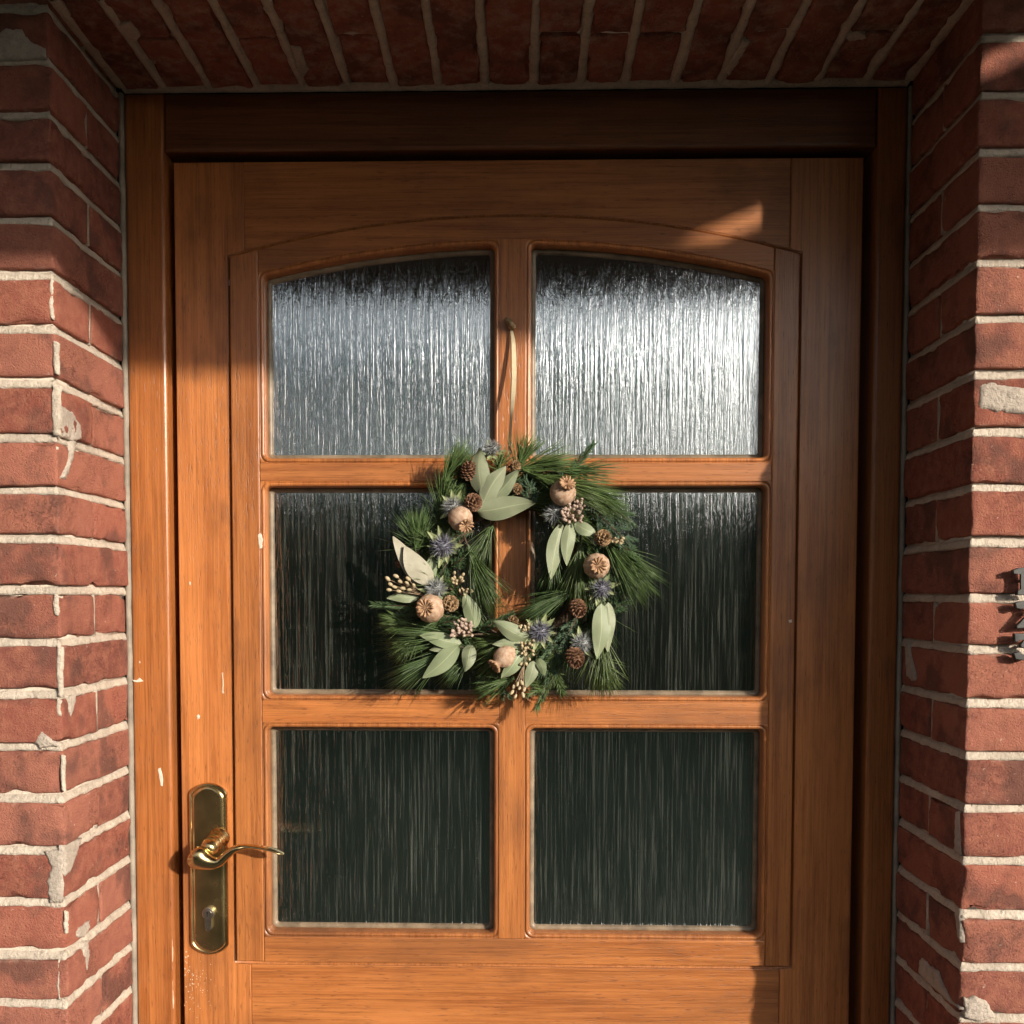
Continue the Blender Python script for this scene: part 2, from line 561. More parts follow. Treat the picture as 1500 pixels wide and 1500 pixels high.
for k, (x, y, h, lab) in enumerate(TREES):
    tr = thing('garden_tree', lab, 'tree', (x, y, -0.09), 'trees behind the hedge')
    v_, f_ = tube_data([(x, y, -0.15), (x + .05, y, h * 0.3), (x, y + .1, h * 0.75)], [0.14, 0.10, 0.03], 8)
    mesh('trunk', v_, f_, M['trunk'], tr, True, loc=(x, y, -0.09))
    cs = [((x + r2.gauss(0, 1) * 1.25, y + r2.gauss(0, 1), h * (.25 + .68 * r2.random() ** 1.25)), (0.8, .75, .6)) for _ in range(20)]
    v_, f_, sh = blob_leaves(cs, 3000, 0.15, r2)
    o = mesh('crown', v_, f_, M['hedge'], tr, loc=(x, y, -0.09))
    shade_attr(o, sh)

# timber porch canopy, out of view; gap in one board shaped to pass sun
CZ = 2.335                        # underside of the boards


def toward_sun(p, z):
    return p + SUN * ((z - p.z) / SUN.z)


ga = [toward_sun(at(*q), CZ) for q in (((1015, 372, 0)), ((1108, 300, 0)), ((1108, 345, 0)), ((1060, 375, 0)))]
gb = [toward_sun(at(*q), CZ) for q in (((1442, 110, -0.209)), ((1500, 50, -0.209)), ((1500, 92, -0.209)))]
GX0, GX1 = min(p.x for p in ga) + .008, max(p.x for p in ga) - .004
GY0, GY1 = min(p.y for p in ga), max(p.y for p in gb) + 0.16
can = thing('porch_canopy', 'dark timber boarded porch canopy projecting from the brick wall over the door', 'canopy', (0, -0.3, CZ))
CX0, CX1, CY = -2.6, 3.2, -1.29
edges = [GX0]
while edges[0] > CX0:
    edges.insert(0, edges[0] - 0.145)
edges2 = [GX1]
while edges2[-1] < CX1:
    edges2.append(edges2[-1] + 0.145)
for i in range(len(edges) - 1):
    box('roof_board', (edges[i] + .001, CY, CZ), (edges[i + 1] - .001, -0.225, CZ + .025), M['plank'], can)
for i in range(len(edges2) - 1):
    box('roof_board', (edges2[i] + .001, CY, CZ), (edges2[i + 1] - .001, -0.225, CZ + .025), M['plank'], can)
box('roof_board', (GX0 + .001, CY, CZ), (GX1 - .001, GY0, CZ + .025), M['plank'], can)
box('roof_board', (GX0 + .001, GY1, CZ), (GX1 - .001, -0.225, CZ + .025), M['plank'], can)
for xa, xb, dz in ((CX0, 1.07, 0.048), (1.073, 1.46, 0.004), (1.463, CX1, 0.048)):  # middle length made shallower, shaped to let sun onto the mullion
    box('fascia_board', (xa, CY - 0.035, CZ - dz), (xb, CY - 0.003, CZ + 0.10), M['plank'], can, 0.003)
box('wall_plate', (CX0, -0.258, CZ + 0.028), (CX1, -0.222, CZ + 0.10), M['plank'], can, 0.003)
for x in (CX0 + .1, CX1 - .19):
    box('post', (x, CY, 0.0), (x + 0.09, CY + 0.09, CZ - 0.002), M['plank'], can, 0.004)

# ------------------------------------------------------------------ brick wall
FY = -0.209                       # front face
XL, XR, ZS = -0.5815, 0.549, 2.157
wall = thing('brick_wall', 'weathered red brick wall with pale mortar joints around the recessed wooden door', 'wall', (0, FY, 0))


def grid_axis(l, step):
    h = l / 2
    e = [0.0025, 0.007]
    inner = max(2, int(round((l - 0.014) / step)))
    a = [-h, -h + e[0], -h + e[1]]
    a += [-h + e[1] + (l - 2 * e[1]) * i / inner for i in range(1, inner)]
    a += [h - e[1], h - e[0], h]
    return a


def brick_data(c, d, seed, rough=1.0, step=0.022, cut=None):
    "one hand-made brick: eased, chipped and slightly warped box; c centre, d size"
    ax = [grid_axis(d[i], step) for i in range(3)]
    n = [len(a) for a in ax]
    ids, vs, fs = {}, [], []
    off = Vector((seed * 3.17, seed * 1.91, seed * 2.3))

    def vert(i, j, k):
        key = (i, j, k)
        if key in ids:
            return ids[key]
        p = Vector((ax[0][i], ax[1][j], ax[2][k]))
        q = p.copy()
        # ease the arrises
        r = 0.0035 * (1 + 0.8 * noise.noise((p + off) * 30))
        inner = Vector([max(-d[a] / 2 + r, min(d[a] / 2 - r, p[a])) for a in range(3)])
        dl = p - inner
        nz = sum(1 for a in range(3) if abs(dl[a]) > 1e-6)
        if nz:
            nrm = dl.normalized()
            q = inner + nrm * min(dl.length, r)
        else:
            nrm = Vector((0, 0, 0))
        edge = sum(1 for a in range(3) if abs(abs(p[a]) - d[a] / 2) < 0.0045)
        wob = noise.noise_vector((p + off) * 16) * 0.0018 * rough
        fin = noise.noise_vector((p + off) * 70) * 0.0010 * rough
        q = q + wob + fin
        if edge >= 2:
            chip = max(0.0, noise.noise((p + off) * 42 + Vector((5, 1, 9))) - 0.16) * 0.013 * rough
            q -= nrm * chip
        ids[key] = len(vs)
        vs.append(Vector(c) + q)
        return ids[key]

    for a, b, e in ((0, 1, 2), (1, 2, 0), (2, 0, 1)):
        for side in (0, n[e] - 1):
            for i in range(n[a] - 1):
                for j in range(n[b] - 1):
                    quad = []
                    for (ii, jj) in ((i, j), (i + 1, j), (i + 1, j + 1), (i, j + 1)):
                        idx = [0, 0, 0]
                        idx[a], idx[b], idx[e] = ii, jj, side
                        quad.append(vert(*idx))
                    fs.append(tuple(quad if side else quad[::-1]))
    return vs, fs


NB = [0]
STUFF_V, STUFF_F = [], []


def brick(x0, x1, y0, y1, z0, z1, single=True, rough=1.0, jit=0.0012):
    NB[0] += 1
    c = [(x0 + x1) / 2 + rng.uniform(-jit, jit), (y0 + y1) / 2 + rng.uniform(-jit, jit), (z0 + z1) / 2 + rng.uniform(-jit, jit)]
    d = (x1 - x0, y1 - y0, z1 - z0)
    vs, fs = brick_data(c, d, NB[0], rough, 0.013 if single else 0.08)
    if single:
        return mesh('brick', vs, fs, M['brick'], wall, True, loc=c)
    k = len(STUFF_V)
    STUFF_V.extend(vs)
    STUFF_F.extend([tuple(i + k for i in f) for f in fs])


LJ = [8, 85, 165, 241, 321, 402, 480, 560, 640, 717, 789, 864, 941, 1017, 1093, 1170, 1246, 1322, 1400, 1471]
RJ = [-30, 52, 136, 220, 302, 383, 466, 548, 632, 714, 794, 875, 951, 1030, 1107, 1184, 1260, 1340, 1417, 1493]
zl = [at(75, y, FY).z for y in LJ]
zr = [at(1440, y, FY).z for y in RJ]
for zz in (zl, zr):
    while zz[-1] > 0.05:
        zz.append(zz[-1] - 0.0655)
    while zz[0] < 2.22:
        zz.insert(0, zz[0] + 0.066)
JT = 0.0056          # half joint
XOUT = 0.95          # how far the built wall runs to either side
XF = {'L': [], 'R': []}


SPL = []


def pier(side, zz, split_of):
    s = -1 if side == 'L' else 1
    xc = XL if side == 'L' else XR

    def B(xa, xb, ya, yb, z0, z1, single, rough=1.0):
        # xa, xb measured from the corner into the wall
        p, q = xc + s * xa, xc + s * xb
        return brick(min(p, q), max(p, q), ya, yb, z0, z1, single, rough)

    for i in range(len(zz) - 1):
        z1, z0 = zz[i] - JT + rng.uniform(-.0008, .0008), zz[i + 1] + JT + rng.uniform(-.0008, .0008)
        vis = zz[i] > 0.80 and z0 < 2.26
        if side == 'L' and z0 > 2.2 or side == 'R' and z0 > 2.2:
            vis = False
        sp = split_of(i)
        x = 0.0
        dpt = rng.uniform(-0.0015, 0.0015)
        if sp:
            B(0, 0.205, FY + dpt, FY + 0.100, z0, z1, vis)
            B(0.001, 0.098, FY + 0.1045, -0.0012, z0, z1, vis)
            SPL.append((s, xc, z0, z1))
            x = 0.205
        else:
            B(0, 0.098, FY + dpt, -0.0012, z0, z1, vis)
            x = 0.098
        first = True
        while x < XOUT - 0.1:
            l = 0.205 if not first or sp else 0.205
            B(x + 0.0105, x + 0.0105 + l, FY + rng.uniform(-.002, .002), FY + 0.100, z0, z1, vis and x < 0.33)
            x += l + 0.0105
            first = False


i0l = len(zl) - 20
offl = next(i for i, z in enumerate(zl) if abs(z - at(75, 85, FY).z) < 1e-4)
offr = next(i for i, z in enumerate(zr) if abs(z - at(1440, 52, FY).z) < 1e-4)
pier('L', zl, lambda i: (i - offl) % 2 == 0)
pier('R', zr, lambda i: (i - offr) % 2 == 0)

# lintel: bricks on edge, seen from below
SJ = [240, 308, 378, 445, 510, 578, 643, 711, 782, 850, 915, 988, 1055, 1125, 1195, 1268]
SX = [XL + 0.004] + [at(x, 128, 0).x for x in SJ] + [XR - 0.004]
# cross joints measured at the photograph's brick pairs
split_idx = {1, 3, 5, 9, 10, 11, 13, 15}
HZ = 0.098
for i in range(len(SX) - 1):
    x0, x1 = SX[i] + 0.0055, SX[i + 1] - 0.0055
    zb = ZS + rng.uniform(-0.001, 0.0015)
    if i in split_idx:
        ym = -0.122 + rng.uniform(-0.006, 0.006)
        brick(x0, x1, FY + 0.001, ym - 0.003, zb, ZS + HZ, True, 1.5)
        brick(x0, x1, ym + 0.003, -0.003, zb + 0.001, ZS + HZ, True, 1.5)
    else:
        brick(x0, x1, FY + 0.001, -0.003, zb, ZS + HZ, True, 1.5)
# courses over the lintel and behind the canopy
z = ZS + HZ + 0.0105
row = 0
while z < 2.6:
    x = XL - 0.001 + (0.10 if row % 2 else 0)
    while x < XR - 0.05:
        brick(x, min(x + 0.205, XR), FY, FY + 0.1, z, z + 0.055, False)
        x += 0.2155
    z += 0.0655
    row += 1
so = mesh('brick', STUFF_V, STUFF_F, M['brick'], wall, True, loc=(0, FY, 0))
so['kind'] = 'stuff'

# mortar: a core behind the faces and a hand-struck strip in every joint
mv, mf = [], []


def add(vs, fs):
    k = len(mv)
    mv.extend(vs)
    mf.extend([tuple(i + k for i in f) for f in fs])


def add_box(a, b):
    x0, y0, z0 = a
    x1, y1, z1 = b
    add([Vector(p) for p in [(x0, y0, z0), (x1, y0, z0), (x1, y1, z0), (x0, y1, z0), (x0, y0, z1), (x1, y0, z1), (x1, y1, z1), (x0, y1, z1)]],
        [(0, 3, 2, 1), (4, 5, 6, 7), (0, 1, 5, 4), (1, 2, 6, 5), (2, 3, 7, 6), (3, 0, 4, 7)])


RC = 0.007
add_box((XL - XOUT, FY + RC, -0.2), (XL - RC, -0.0005, 2.60))
add_box((XR + RC, FY + RC, -0.2), (XR + XOUT, -0.0005, 2.60))
add_box((XL - RC + .0002, FY + RC, ZS + RC), (XR + RC - .0002, -0.0005, 2.60))


def strip(path, z, nrm_of, hw, prof, seed):
    "joint strip along a path; prof rows are (height fraction, depth behind the face)"
    vs, fs = [], []
    m = len(prof)
    for i, p in enumerate(path):
        nrm = nrm_of(i)
        for hf, dp in prof:
            q = Vector((p[0], p[1], z))
            w = noise.noise(Vector((p[0] * 45 + seed, p[1] * 45, seed * 3.1)))
            w2 = noise.noise(Vector((p[0] * 130 + seed, p[1] * 130, hf * 4 + seed)))
            w3 = noise.noise(Vector((p[0] * 9 + seed * 2, p[1] * 9, seed)))
            hh = hf * hw * (1 + 0.22 * w + 0.20 * w2)
            vs.append(q + Vector((0, 0, hh + 0.0008 * w3)) + nrm * (-dp + 0.0012 * w + 0.0010 * w2))
    for i in range(len(path) - 1):
        for k in range(m - 1):
            fs.append((i * m + k, i * m + k + 1, (i + 1) * m + k + 1, (i + 1) * m + k))
    add(vs, fs)


PROF = [(1.3, 0.012), (0.95, 0.0105), (0.72, 0.0064), (0.2, 0.0042), (-0.5, 0.0028), (-1.05, 0.0020), (-1.35, 0.0085)]
for s, zz, xc in ((-1, zl, XL), (1, zr, XR)):
    for j, z in enumerate(zz):
        if z < 0.7 or z > 2.3:
            step = 0.05
        else:
            step = 0.007
        path, nr = [], []
        n1 = int(0.42 / step)
        for i in range(n1, 0, -1):
            path.append((xc + s * i * step, FY))
            nr.append(Vector((0, -1, 0)))
        path.append((xc, FY))
        nr.append(Vector((-s * 0.7, -0.7, 0)))
        n2 = int(0.215 / step)
        for i in range(1, n2 + 1):
            path.append((xc, FY + i * step))
            nr.append(Vector((-s, 0, 0)))
        strip(path, z, lambda i: nr[i], JT, PROF, j * 1.7 + s * 20)
for s, xc, z0, z1 in SPL:
    dp = rng.uniform(0.0015, 0.005)
    a_, b_ = xc + s * dp, xc + s * 0.02
    add_box((min(a_, b_), FY + 0.0995, z0 - .001), (max(a_, b_), FY + 0.105, z1 + .001))
# lintel joints: swept along the depth of the reveal
for j, x in enumerate(SX):
    vs, fs = [], []
    prof = [(-1.5, 0.008), (-1.0, 0.0015), (-0.4, -0.0010), (0.4, -0.0008), (1.0, 0.0018), (1.5, 0.008)]
    hw0 = JT * (1.0 if 0 < j < len(SX) - 1 else 1.5)
    N = 30
    for i in range(N + 1):
        y = FY + 0.0005 + (0.202) * i / N
        w = noise.noise(Vector((j * 7.7, y * 28, 1)))
        w2 = noise.noise(Vector((j * 7.7, y * 90, 5)))
        for hf, dp in prof:
            k = 1 + 0.3 * w + 0.25 * noise.noise(Vector((j * 3.3 + hf * 3, y * 60, 2)))
            vs.append(Vector((x + hf * hw0 * k + 0.001 * w2, y, ZS + dp - 0.001 * w2)))
    m = len(prof)
    for i in range(N):
        for k in range(m - 1):
            fs.append((i * m + k, (i + 1) * m + k, (i + 1) * m + k + 1, i * m + k + 1))
    add(vs, fs)
# bed of mortar between lintel and frame
vs, fs = [], []
N = 90
for i in range(N + 1):
    x = XL + 0.004 + (XR - XL - 0.008) * i / N
    w = noise.noise(Vector((x * 40, 3, 3)))
    vs += [Vector((x, -0.008, ZS + 0.004)), Vector((x, -0.006 + 0.0015 * w, ZS - 0.0022 + 0.001 * w)), Vector((x, 0.004, ZS - 0.0028 + 0.001 * w))]
for i in range(N):
    for k in range(2):
        fs.append((i * 3 + k, i * 3 + k + 1, (i + 1) * 3 + k + 1, (i + 1) * 3 + k))
add(vs, fs)
mo = mesh('mortar', mv, mf, M['mortar'], wall, True, loc=(0, FY, 0))


def irregular(pts, seed, amp=0.0016, m=8):
    out = []
    n = len(pts)
    for i in range(n):
        a, b = Vector(pts[i]), Vector(pts[(i + 1) % n])
        for k in range(m):
            p = a.lerp(b, k / m)
            p += noise.noise_vector(p * 130 + Vector((seed, 0, seed))) * amp * 1.4 + noise.noise_vector(p * 420 + Vector((seed, 0, seed))) * amp * 0.9
            out.append(p)
    return out


def patch(pts3, nrm, mat, name, parent, proud=0.0035, seed=1.0, sink=0.006, amp=0.0016):
    "lump smeared over a face: ragged rim, surface rising gently from it"
    pr = irregular(pts3, seed, amp)
    proud *= 0.8
    c = sum(pr, Vector()) / len(pr)
    nrm = nrm.normalized()
    ua = nrm.orthogonal().normalized()
    ub = nrm.cross(ua)
    rim = [Vector(((p - c).dot(ua), (p - c).dot(ub))) for p in pr]
    n = len(rim)
    size = max(max(abs(q.x), abs(q.y)) for q in rim)
    stp = max(size / 14, 0.0007)

    def dist(q):
        d = 1e9
        for i in range(n):
            a_, b_ = rim[i], rim[(i + 1) % n]
            e_ = b_ - a_
            L2 = e_.length_squared
            t = max(0, min(1, (q - a_).dot(e_) / L2)) if L2 > 1e-14 else 0
            d = min(d, (q - a_ - e_ * t).length)
        return d

    def inside(q):
        r_ = False
        for i in range(n):
            a_, b_ = rim[i], rim[(i + 1) % n]
            if (a_.y > q.y) != (b_.y > q.y) and q.x < (b_.x - a_.x) * (q.y - a_.y) / (b_.y - a_.y) + a_.x:
                r_ = not r_
        return r_

    pts = list(rim)
    k = int(size / stp) + 1
    for i in range(-k, k + 1):
        for j in range(-k, k + 1):
            q = Vector((i * stp, j * stp)) + Vector((noise.noise(Vector((i * .7, j * .7, seed))), noise.noise(Vector((i * .7, j * .7, seed + 5))))) * stp * .35
            if inside(q) and dist(q) > stp * 0.45:
                pts.append(q)
    co, ed_, fa = delaunay_2d_cdt(pts, [(i, (i + 1) % n) for i in range(n)], [], 1, 1e-7)[:3]
    ramp_ = min(0.004, size * 0.35)
    vs = []
    for q in co:
        d = dist(q)
        h = proud * (0.40 + 0.60 * min(1, d / ramp_) ** 0.6) if d > 1e-6 else proud * 0.30
        p = c + ua * q.x + ub * q.y
        h *= 1 + 0.22 * noise.noise(p * 70) + 0.16 * noise.noise(p * 260)
        vs.append(p + nrm * h)
    bm = bmesh.new()
    bv = [bm.verts.new(v) for v in vs]
    for f in fa:
        try:
            bm.faces.new([bv[i] for i in f])
        except ValueError:
            pass
    be = [e_ for e_ in bm.edges if len(e_.link_faces) == 1]
    ex = bmesh.ops.extrude_edge_only(bm, edges=be)
    for v in ex['geom']:
        if isinstance(v, bmesh.types.BMVert):
            v.co -= nrm * (sink + proud * .3)
    for v in [v for v in bm.verts if not v.link_faces]:
        bm.verts.remove(v)
    return from_bm(name, bm, mat, parent, True, origin=c)


def front(px):
    return [at(x, y, FY) for x, y in px]


def side(px, X):
    "points measured on the reveal face x = X"
    out = []
    for x, y in px:
        d = RM @ Vector(((x - PPX) / F, 1.0, -(y - PPY) / F))
        out.append(CAM + d * ((X - CAM.x) / d.x))
    return out


NF, NL, NR = Vector((0, -1, 0)), Vector((1, 0, 0)), Vector((-1, 0, 0))
P = M['patch']
patch(front([(-25, 70), (0, 48), (15, 42), (32, 44), (46, 62), (66, 72), (66, 86), (-25, 88)]), NF, P, 'mortar_patch', wall, .003, 1)
patch(side([(86, 592), (96, 598), (108, 607), (117, 622), (119, 642), (106, 648), (92, 640), (84, 625)], XL), NL, P, 'mortar_patch', wall, .003, 2)
patch(side([(104, 640), (112, 650), (106, 672), (100, 695), (93, 702), (88, 700), (98, 680), (102, 660)], XL), NL, P, 'mortar_patch', wall, .003, 3)
patch(front([(66, 1247), (92, 1245), (92, 1322), (72, 1322), (70, 1292), (77, 1272)]), NF, P, 'mortar_patch', wall, .0025, 4)
patch(side([(94, 1238), (120, 1228), (112, 1252), (104, 1275), (95, 1285)], XL), NL, P, 'mortar_patch', wall, .0025, 5)
patch(front([(50, 1090), (56, 1074), (64, 1068), (76, 1082), (88, 1092), (60, 1096)]), NF, P, 'mortar_patch', wall, .003, 6)
patch(side([(98, 1020), (112, 1018), (108, 1036), (104, 1049), (100, 1040)], XL), NL, P, 'mortar_patch', wall, .002, 7)
patch(side([(113, 1364), (130, 1348), (132, 1358), (124, 1372), (114, 1374)], XL), NL, P, 'mortar_patch', wall, .002, 8)
patch(side([(120, 1380), (129, 1378), (131, 1400), (126, 1426), (122, 1400)], XL), NL, P, 'mortar_patch', wall, .0015, 9)
patch(front([(1430, 562), (1455, 560), (1475, 566), (1535, 572), (1535, 610), (1480, 606), (1455, 603), (1432, 600)]), NF, P, 'mortar_patch', wall, .0062, 10)
patch(side([(1326, 945), (1332, 941), (1336, 968), (1342, 995), (1336, 998), (1328, 990)], XR), NR, P, 'mortar_patch', wall, .002, 11)
patch(side([(1346, 1408), (1352, 1402), (1362, 1414), (1374, 1422), (1380, 1440), (1392, 1462), (1405, 1478), (1392, 1470), (1360, 1440), (1346, 1425)], XR), NR, P, 'mortar_patch', wall, .002, 12)
patch(side([(1400, 1190), (1407, 1188), (1408, 1252), (1398, 1246)], XR), NR, P, 'mortar_patch', wall, .002, 13)
patch(side([(1399, 1335), (1406, 1330), (1407, 1380), (1403, 1372)], XR), NR, P, 'mortar_patch', wall, .0015, 14)
patch(front([(1412, 1462), (1430, 1460), (1446, 1468), (1458, 1490), (1430, 1496), (1412, 1490)]), NF, P, 'mortar_patch', wall, .003, 15)


for i, (x0, x1, ya, yb) in enumerate([(73, 78, 408, 468), (79, 86, 500, 549), (77, 88, 563, 640), (80, 84, 652, 705), (79, 86, 870, 902), (84, 92, 945, 1022), (84, 90, 1024, 1050), (90, 95, 1105, 1160),
                                      (94, 99, 1335, 1368), (85, 88, 1405, 1465)]):
    m_ = (ya + yb) / 2
    patch(front([(x0, ya), (x1, ya + 3), (x1 - 1, m_), (x1, yb), (x0 + 1, yb - 2), (x0 - 1, m_ + 6)]), NF, M['mortar'], 'mortar_patch', wall, .002, 40 + i, .004, 0.0009)

# drips and smears on the lintel bricks (face z = ZS, seen from below)
def under(px):
    out = []
    for x, y in px:
        d = RM @ Vector(((x - PPX) / F, 1.0, -(y - PPY) / F))
        out.append(CAM + d * ((ZS - CAM.z) / d.z))
    return out


ND = Vector((0, 0, -1))
patch(under([(426, 66), (440, 68), (452, 100), (446, 112), (436, 104), (430, 85)]), ND, P, 'mortar_patch', wall, .003, 16)
patch(under([(172, 36), (190, 32), (206, 52), (200, 60), (182, 58)]), ND, M['mortar'], 'mortar_patch', wall, .002, 17)
patch(under([(1062, 100), (1090, 58), (1098, 62), (1082, 92), (1066, 112)]), ND, M['mortar'], 'mortar_patch', wall, .002, 18)
patch(under([(1238, 50), (1262, 46), (1270, 56), (1244, 60)]), ND, M['mortar'], 'mortar_patch', wall, .002, 19)

# ------------------------------------------------------------------ door frame
fr = thing('door_frame', 'varnished orange pine door frame set between the brick reveals', 'door frame', (0, 0.03, 0))
JX0, JX1 = XL + 0.0035, -0.5205
poly_solid('jamb', rect(JX0, JX1, 0.0, ZS - 0.004), 0.0, 0.07, M['jamb_v'], fr, 0.0055, 4)
poly_solid('jamb', rect(0.5035, XR - 0.0035, 0.0, ZS - 0.004), 0.0, 0.07, M['jamb_v'], fr, 0.0055, 4)
poly_solid('header', rect(JX1 + 0.0006, 0.5029, 2.0705, ZS - 0.0042), 0.0012, 0.07, M['jamb_h_shaded'], fr, 0.0045, 4)
box('door_stop', (JX1 + 0.0004, 0.060, 0.0), (JX1 + 0.026, 0.0805, 2.07), M['jamb_v'], fr)
box('door_stop', (0.478, 0.060, 0.0), (0.5032, 0.0805, 2.07), M['jamb_v'], fr)
box('door_stop', (JX1 + 0.0265, 0.060, 2.043), (0.4775, 0.0805, 2.0702), M['jamb_h_shaded'], fr)


def wavy_strip(name, x0, x1, y0, y1, z0, z1, seed, mat, parent, amp=0.0012):
    vs, fs = [], []
    N = 220
    for i in range(N + 1):
        z = z0 + (z1 - z0) * i / N
        a = amp * noise.noise(Vector((seed, 0, z * 28)))
        b = amp * noise.noise(Vector((seed + 9, 0, z * 60)))
        vs += [Vector((x0, y1, z)), Vector((x0, y0 + 0.001, z)), Vector(((x0 + x1) / 2 + a, y0 + b * 0.5, z)), Vector((x1 + a, y0 + 0.0012, z)), Vector((x1 + a, y1, z))]
    for i in range(N):
        for k in range(4):
            fs.append((i * 5 + k, i * 5 + k + 1, (i + 1) * 5 + k + 1, (i + 1) * 5 + k))
    return mesh(name, vs, fs, mat, parent, True, loc=((x0 + x1) / 2, y0, (z0 + z1) / 2))


wavy_strip('sealant_bead', XL - 0.004, XL + 0.0030, -0.0030, 0.01, 0.0, ZS - 0.004, 3, M['sealant'], fr)
wavy_strip('sealant_bead', XR + 0.004, XR - 0.0022, -0.0020, 0.01, 0.0, ZS - 0.004, 8, M['sealant'], fr)

# ------------------------------------------------------------------ door leaf
door = thing('front_door', 'orange pine front door with arched six-pane glazing and brass handle', 'door', (0, 0.03, 0))
YL, YLB = 0.011, 0.056          # leaf faces
YS = 0.0045                     # raised glazing frame face
LX0, LX1, LZ1 = -0.5105, 0.4885, 2.0595
SX0, SX1, SZ0 = -0.428, 0.398, 0.880
AX, AZ, RO, RI = -0.0145, 0.4227, 1.5533, 1.5153
SI0, SI1 = -0.379, 0.354        # inner edges of the glazing frame stiles
MU0, MU1 = -0.041, 0.0105


def arc(R, x):
    return AZ + math.sqrt(R * R - (x - AX) ** 2)


def arcpts(R, xa, xb, n=24):
    return [(xa + (xb - xa) * i / n, arc(R, xa + (xb - xa) * i / n)) for i in range(n + 1)]


E = 0.0068                      # the moulded bead runs this far out from each pane opening
G = 0.0070
RG = RO + G
JL, JR = -0.408, 0.3845
xl, xr = SX0 - G, SX1 + G
poly_solid('stile', [(LX0, 0.012), (JL, 0.012), (JL, SZ0 - G), (xl, SZ0 - G)] + [(xl, arc(RG, xl))] + arcpts(RG, xl + 0.001, JL, 4) + [(JL, LZ1), (LX0, LZ1)], YL, YLB, M['wood_v'], door, 0.0018)
poly_solid('stile', [(LX1, 0.012), (LX1, LZ1), (JR, LZ1)] + arcpts(RG, JR, xr - 0.001, 4) + [(xr, arc(RG, xr)), (xr, SZ0 - G), (JR, SZ0 - G), (JR, 0.012)], YL, YLB, M['wood_v'], door, 0.0018)
e = 0.0003
poly_solid('top_rail', arcpts(RG, JL + e, JR - e, 40) + [(JR - e, LZ1 - .0002), (JL + e, LZ1 - .0002)], YL + 0.0003, YLB, M['wood_h'], door, 0.0010)
poly_solid('bottom_rail', rect(JL + e, JR - e, 0.012, SZ0 - G), YL + 0.0003, YLB, M['wood_h'], door, 0.0010)
# coved moulding in the step between leaf and glazing frame


def sash_loop(d):
    xa, xb, zb = SX0 - d, SX1 + d, SZ0 - d
    return [(xa, zb)] + [(xa + (xb - xa) * i / 12, zb) for i in range(1, 12)] + [(xb, zb)] + [(xb, zb + (arc(RO + d, xb) - zb) * i / 12) for i in range(1, 12)] + arcpts(RO + d, xb, xa, 48) + [(xa, zb + (arc(RO + d, xa) - zb) * (12 - i) / 12) for i in range(1, 12)]


rows = [(0.0069, YL + 0.004), (0.0068, YL + 0.0010), (0.0055, YL + 0.0012), (0.0036, YL + 0.0030), (0.0022, YL + 0.0062), (0.0014, YL + 0.0100), (0.0010, YL + 0.03)]
loops = [[(x, y, z) for x, z in sash_loop(d)] for d, y in rows]
n = len(loops[0])
mesh('cover_moulding', [p for L in loops for p in L], [(a * n + i, a * n + (i + 1) % n, (a + 1) * n + (i + 1) % n, (a + 1) * n + i) for a in range(len(rows) - 1) for i in range(n)], M['wood_v'], door, True, loc=(0, YL, 1.43))
# glazing frame
YSB = 0.040
poly_solid('glazing_stile', [(SX0, SZ0), (SI0 - E - e, SZ0)] + arcpts(RO, SI0 - E - e, SX0, 5), YS, YSB, M['wood_v'], door, 0.0020)
poly_solid('glazing_stile', [(SI1 + E + e, SZ0), (SX1, SZ0)] + arcpts(RO, SX1, SI1 + E + e, 5), YS, YSB, M['wood_v'], door, 0.0020)
poly_solid('arched_rail', arcpts(RI + E, SI0 - E, SI1 + E, 40) + arcpts(RO, SI1 + E, SI0 - E, 40), YS + 0.0002, YSB, M['wood_h'], door, 0.0012)
poly_solid('mullion', [(MU0 + E, 0.925 - E + e), (MU1 - E, 0.925 - E + e)] + arcpts(RI + E - e, MU1 - E, MU0 + E, 5), YS + 0.0001, YSB, M['wood_v'], door, 0.0006)
for z0, z1 in ((1.590, 1.630), (1.234, 1.2805)):
    poly_solid('glazing_bar', rect(SI0 - E, MU0 + E - e, z0 + E, z1 - E), YS + 0.0003, YSB, M['wood_h'], door, 0.0006)
    poly_solid('glazing_bar', rect(MU1 - E + e, SI1 + E, z0 + E, z1 - E), YS + 0.0003, YSB, M['wood_h'], door, 0.0006)
poly_solid('glazing_bottom_rail', rect(SI0 - E, SI1 + E, SZ0, 0.925 - E), YS + 0.0002, YSB, M['wood_h'], door, 0.0012)


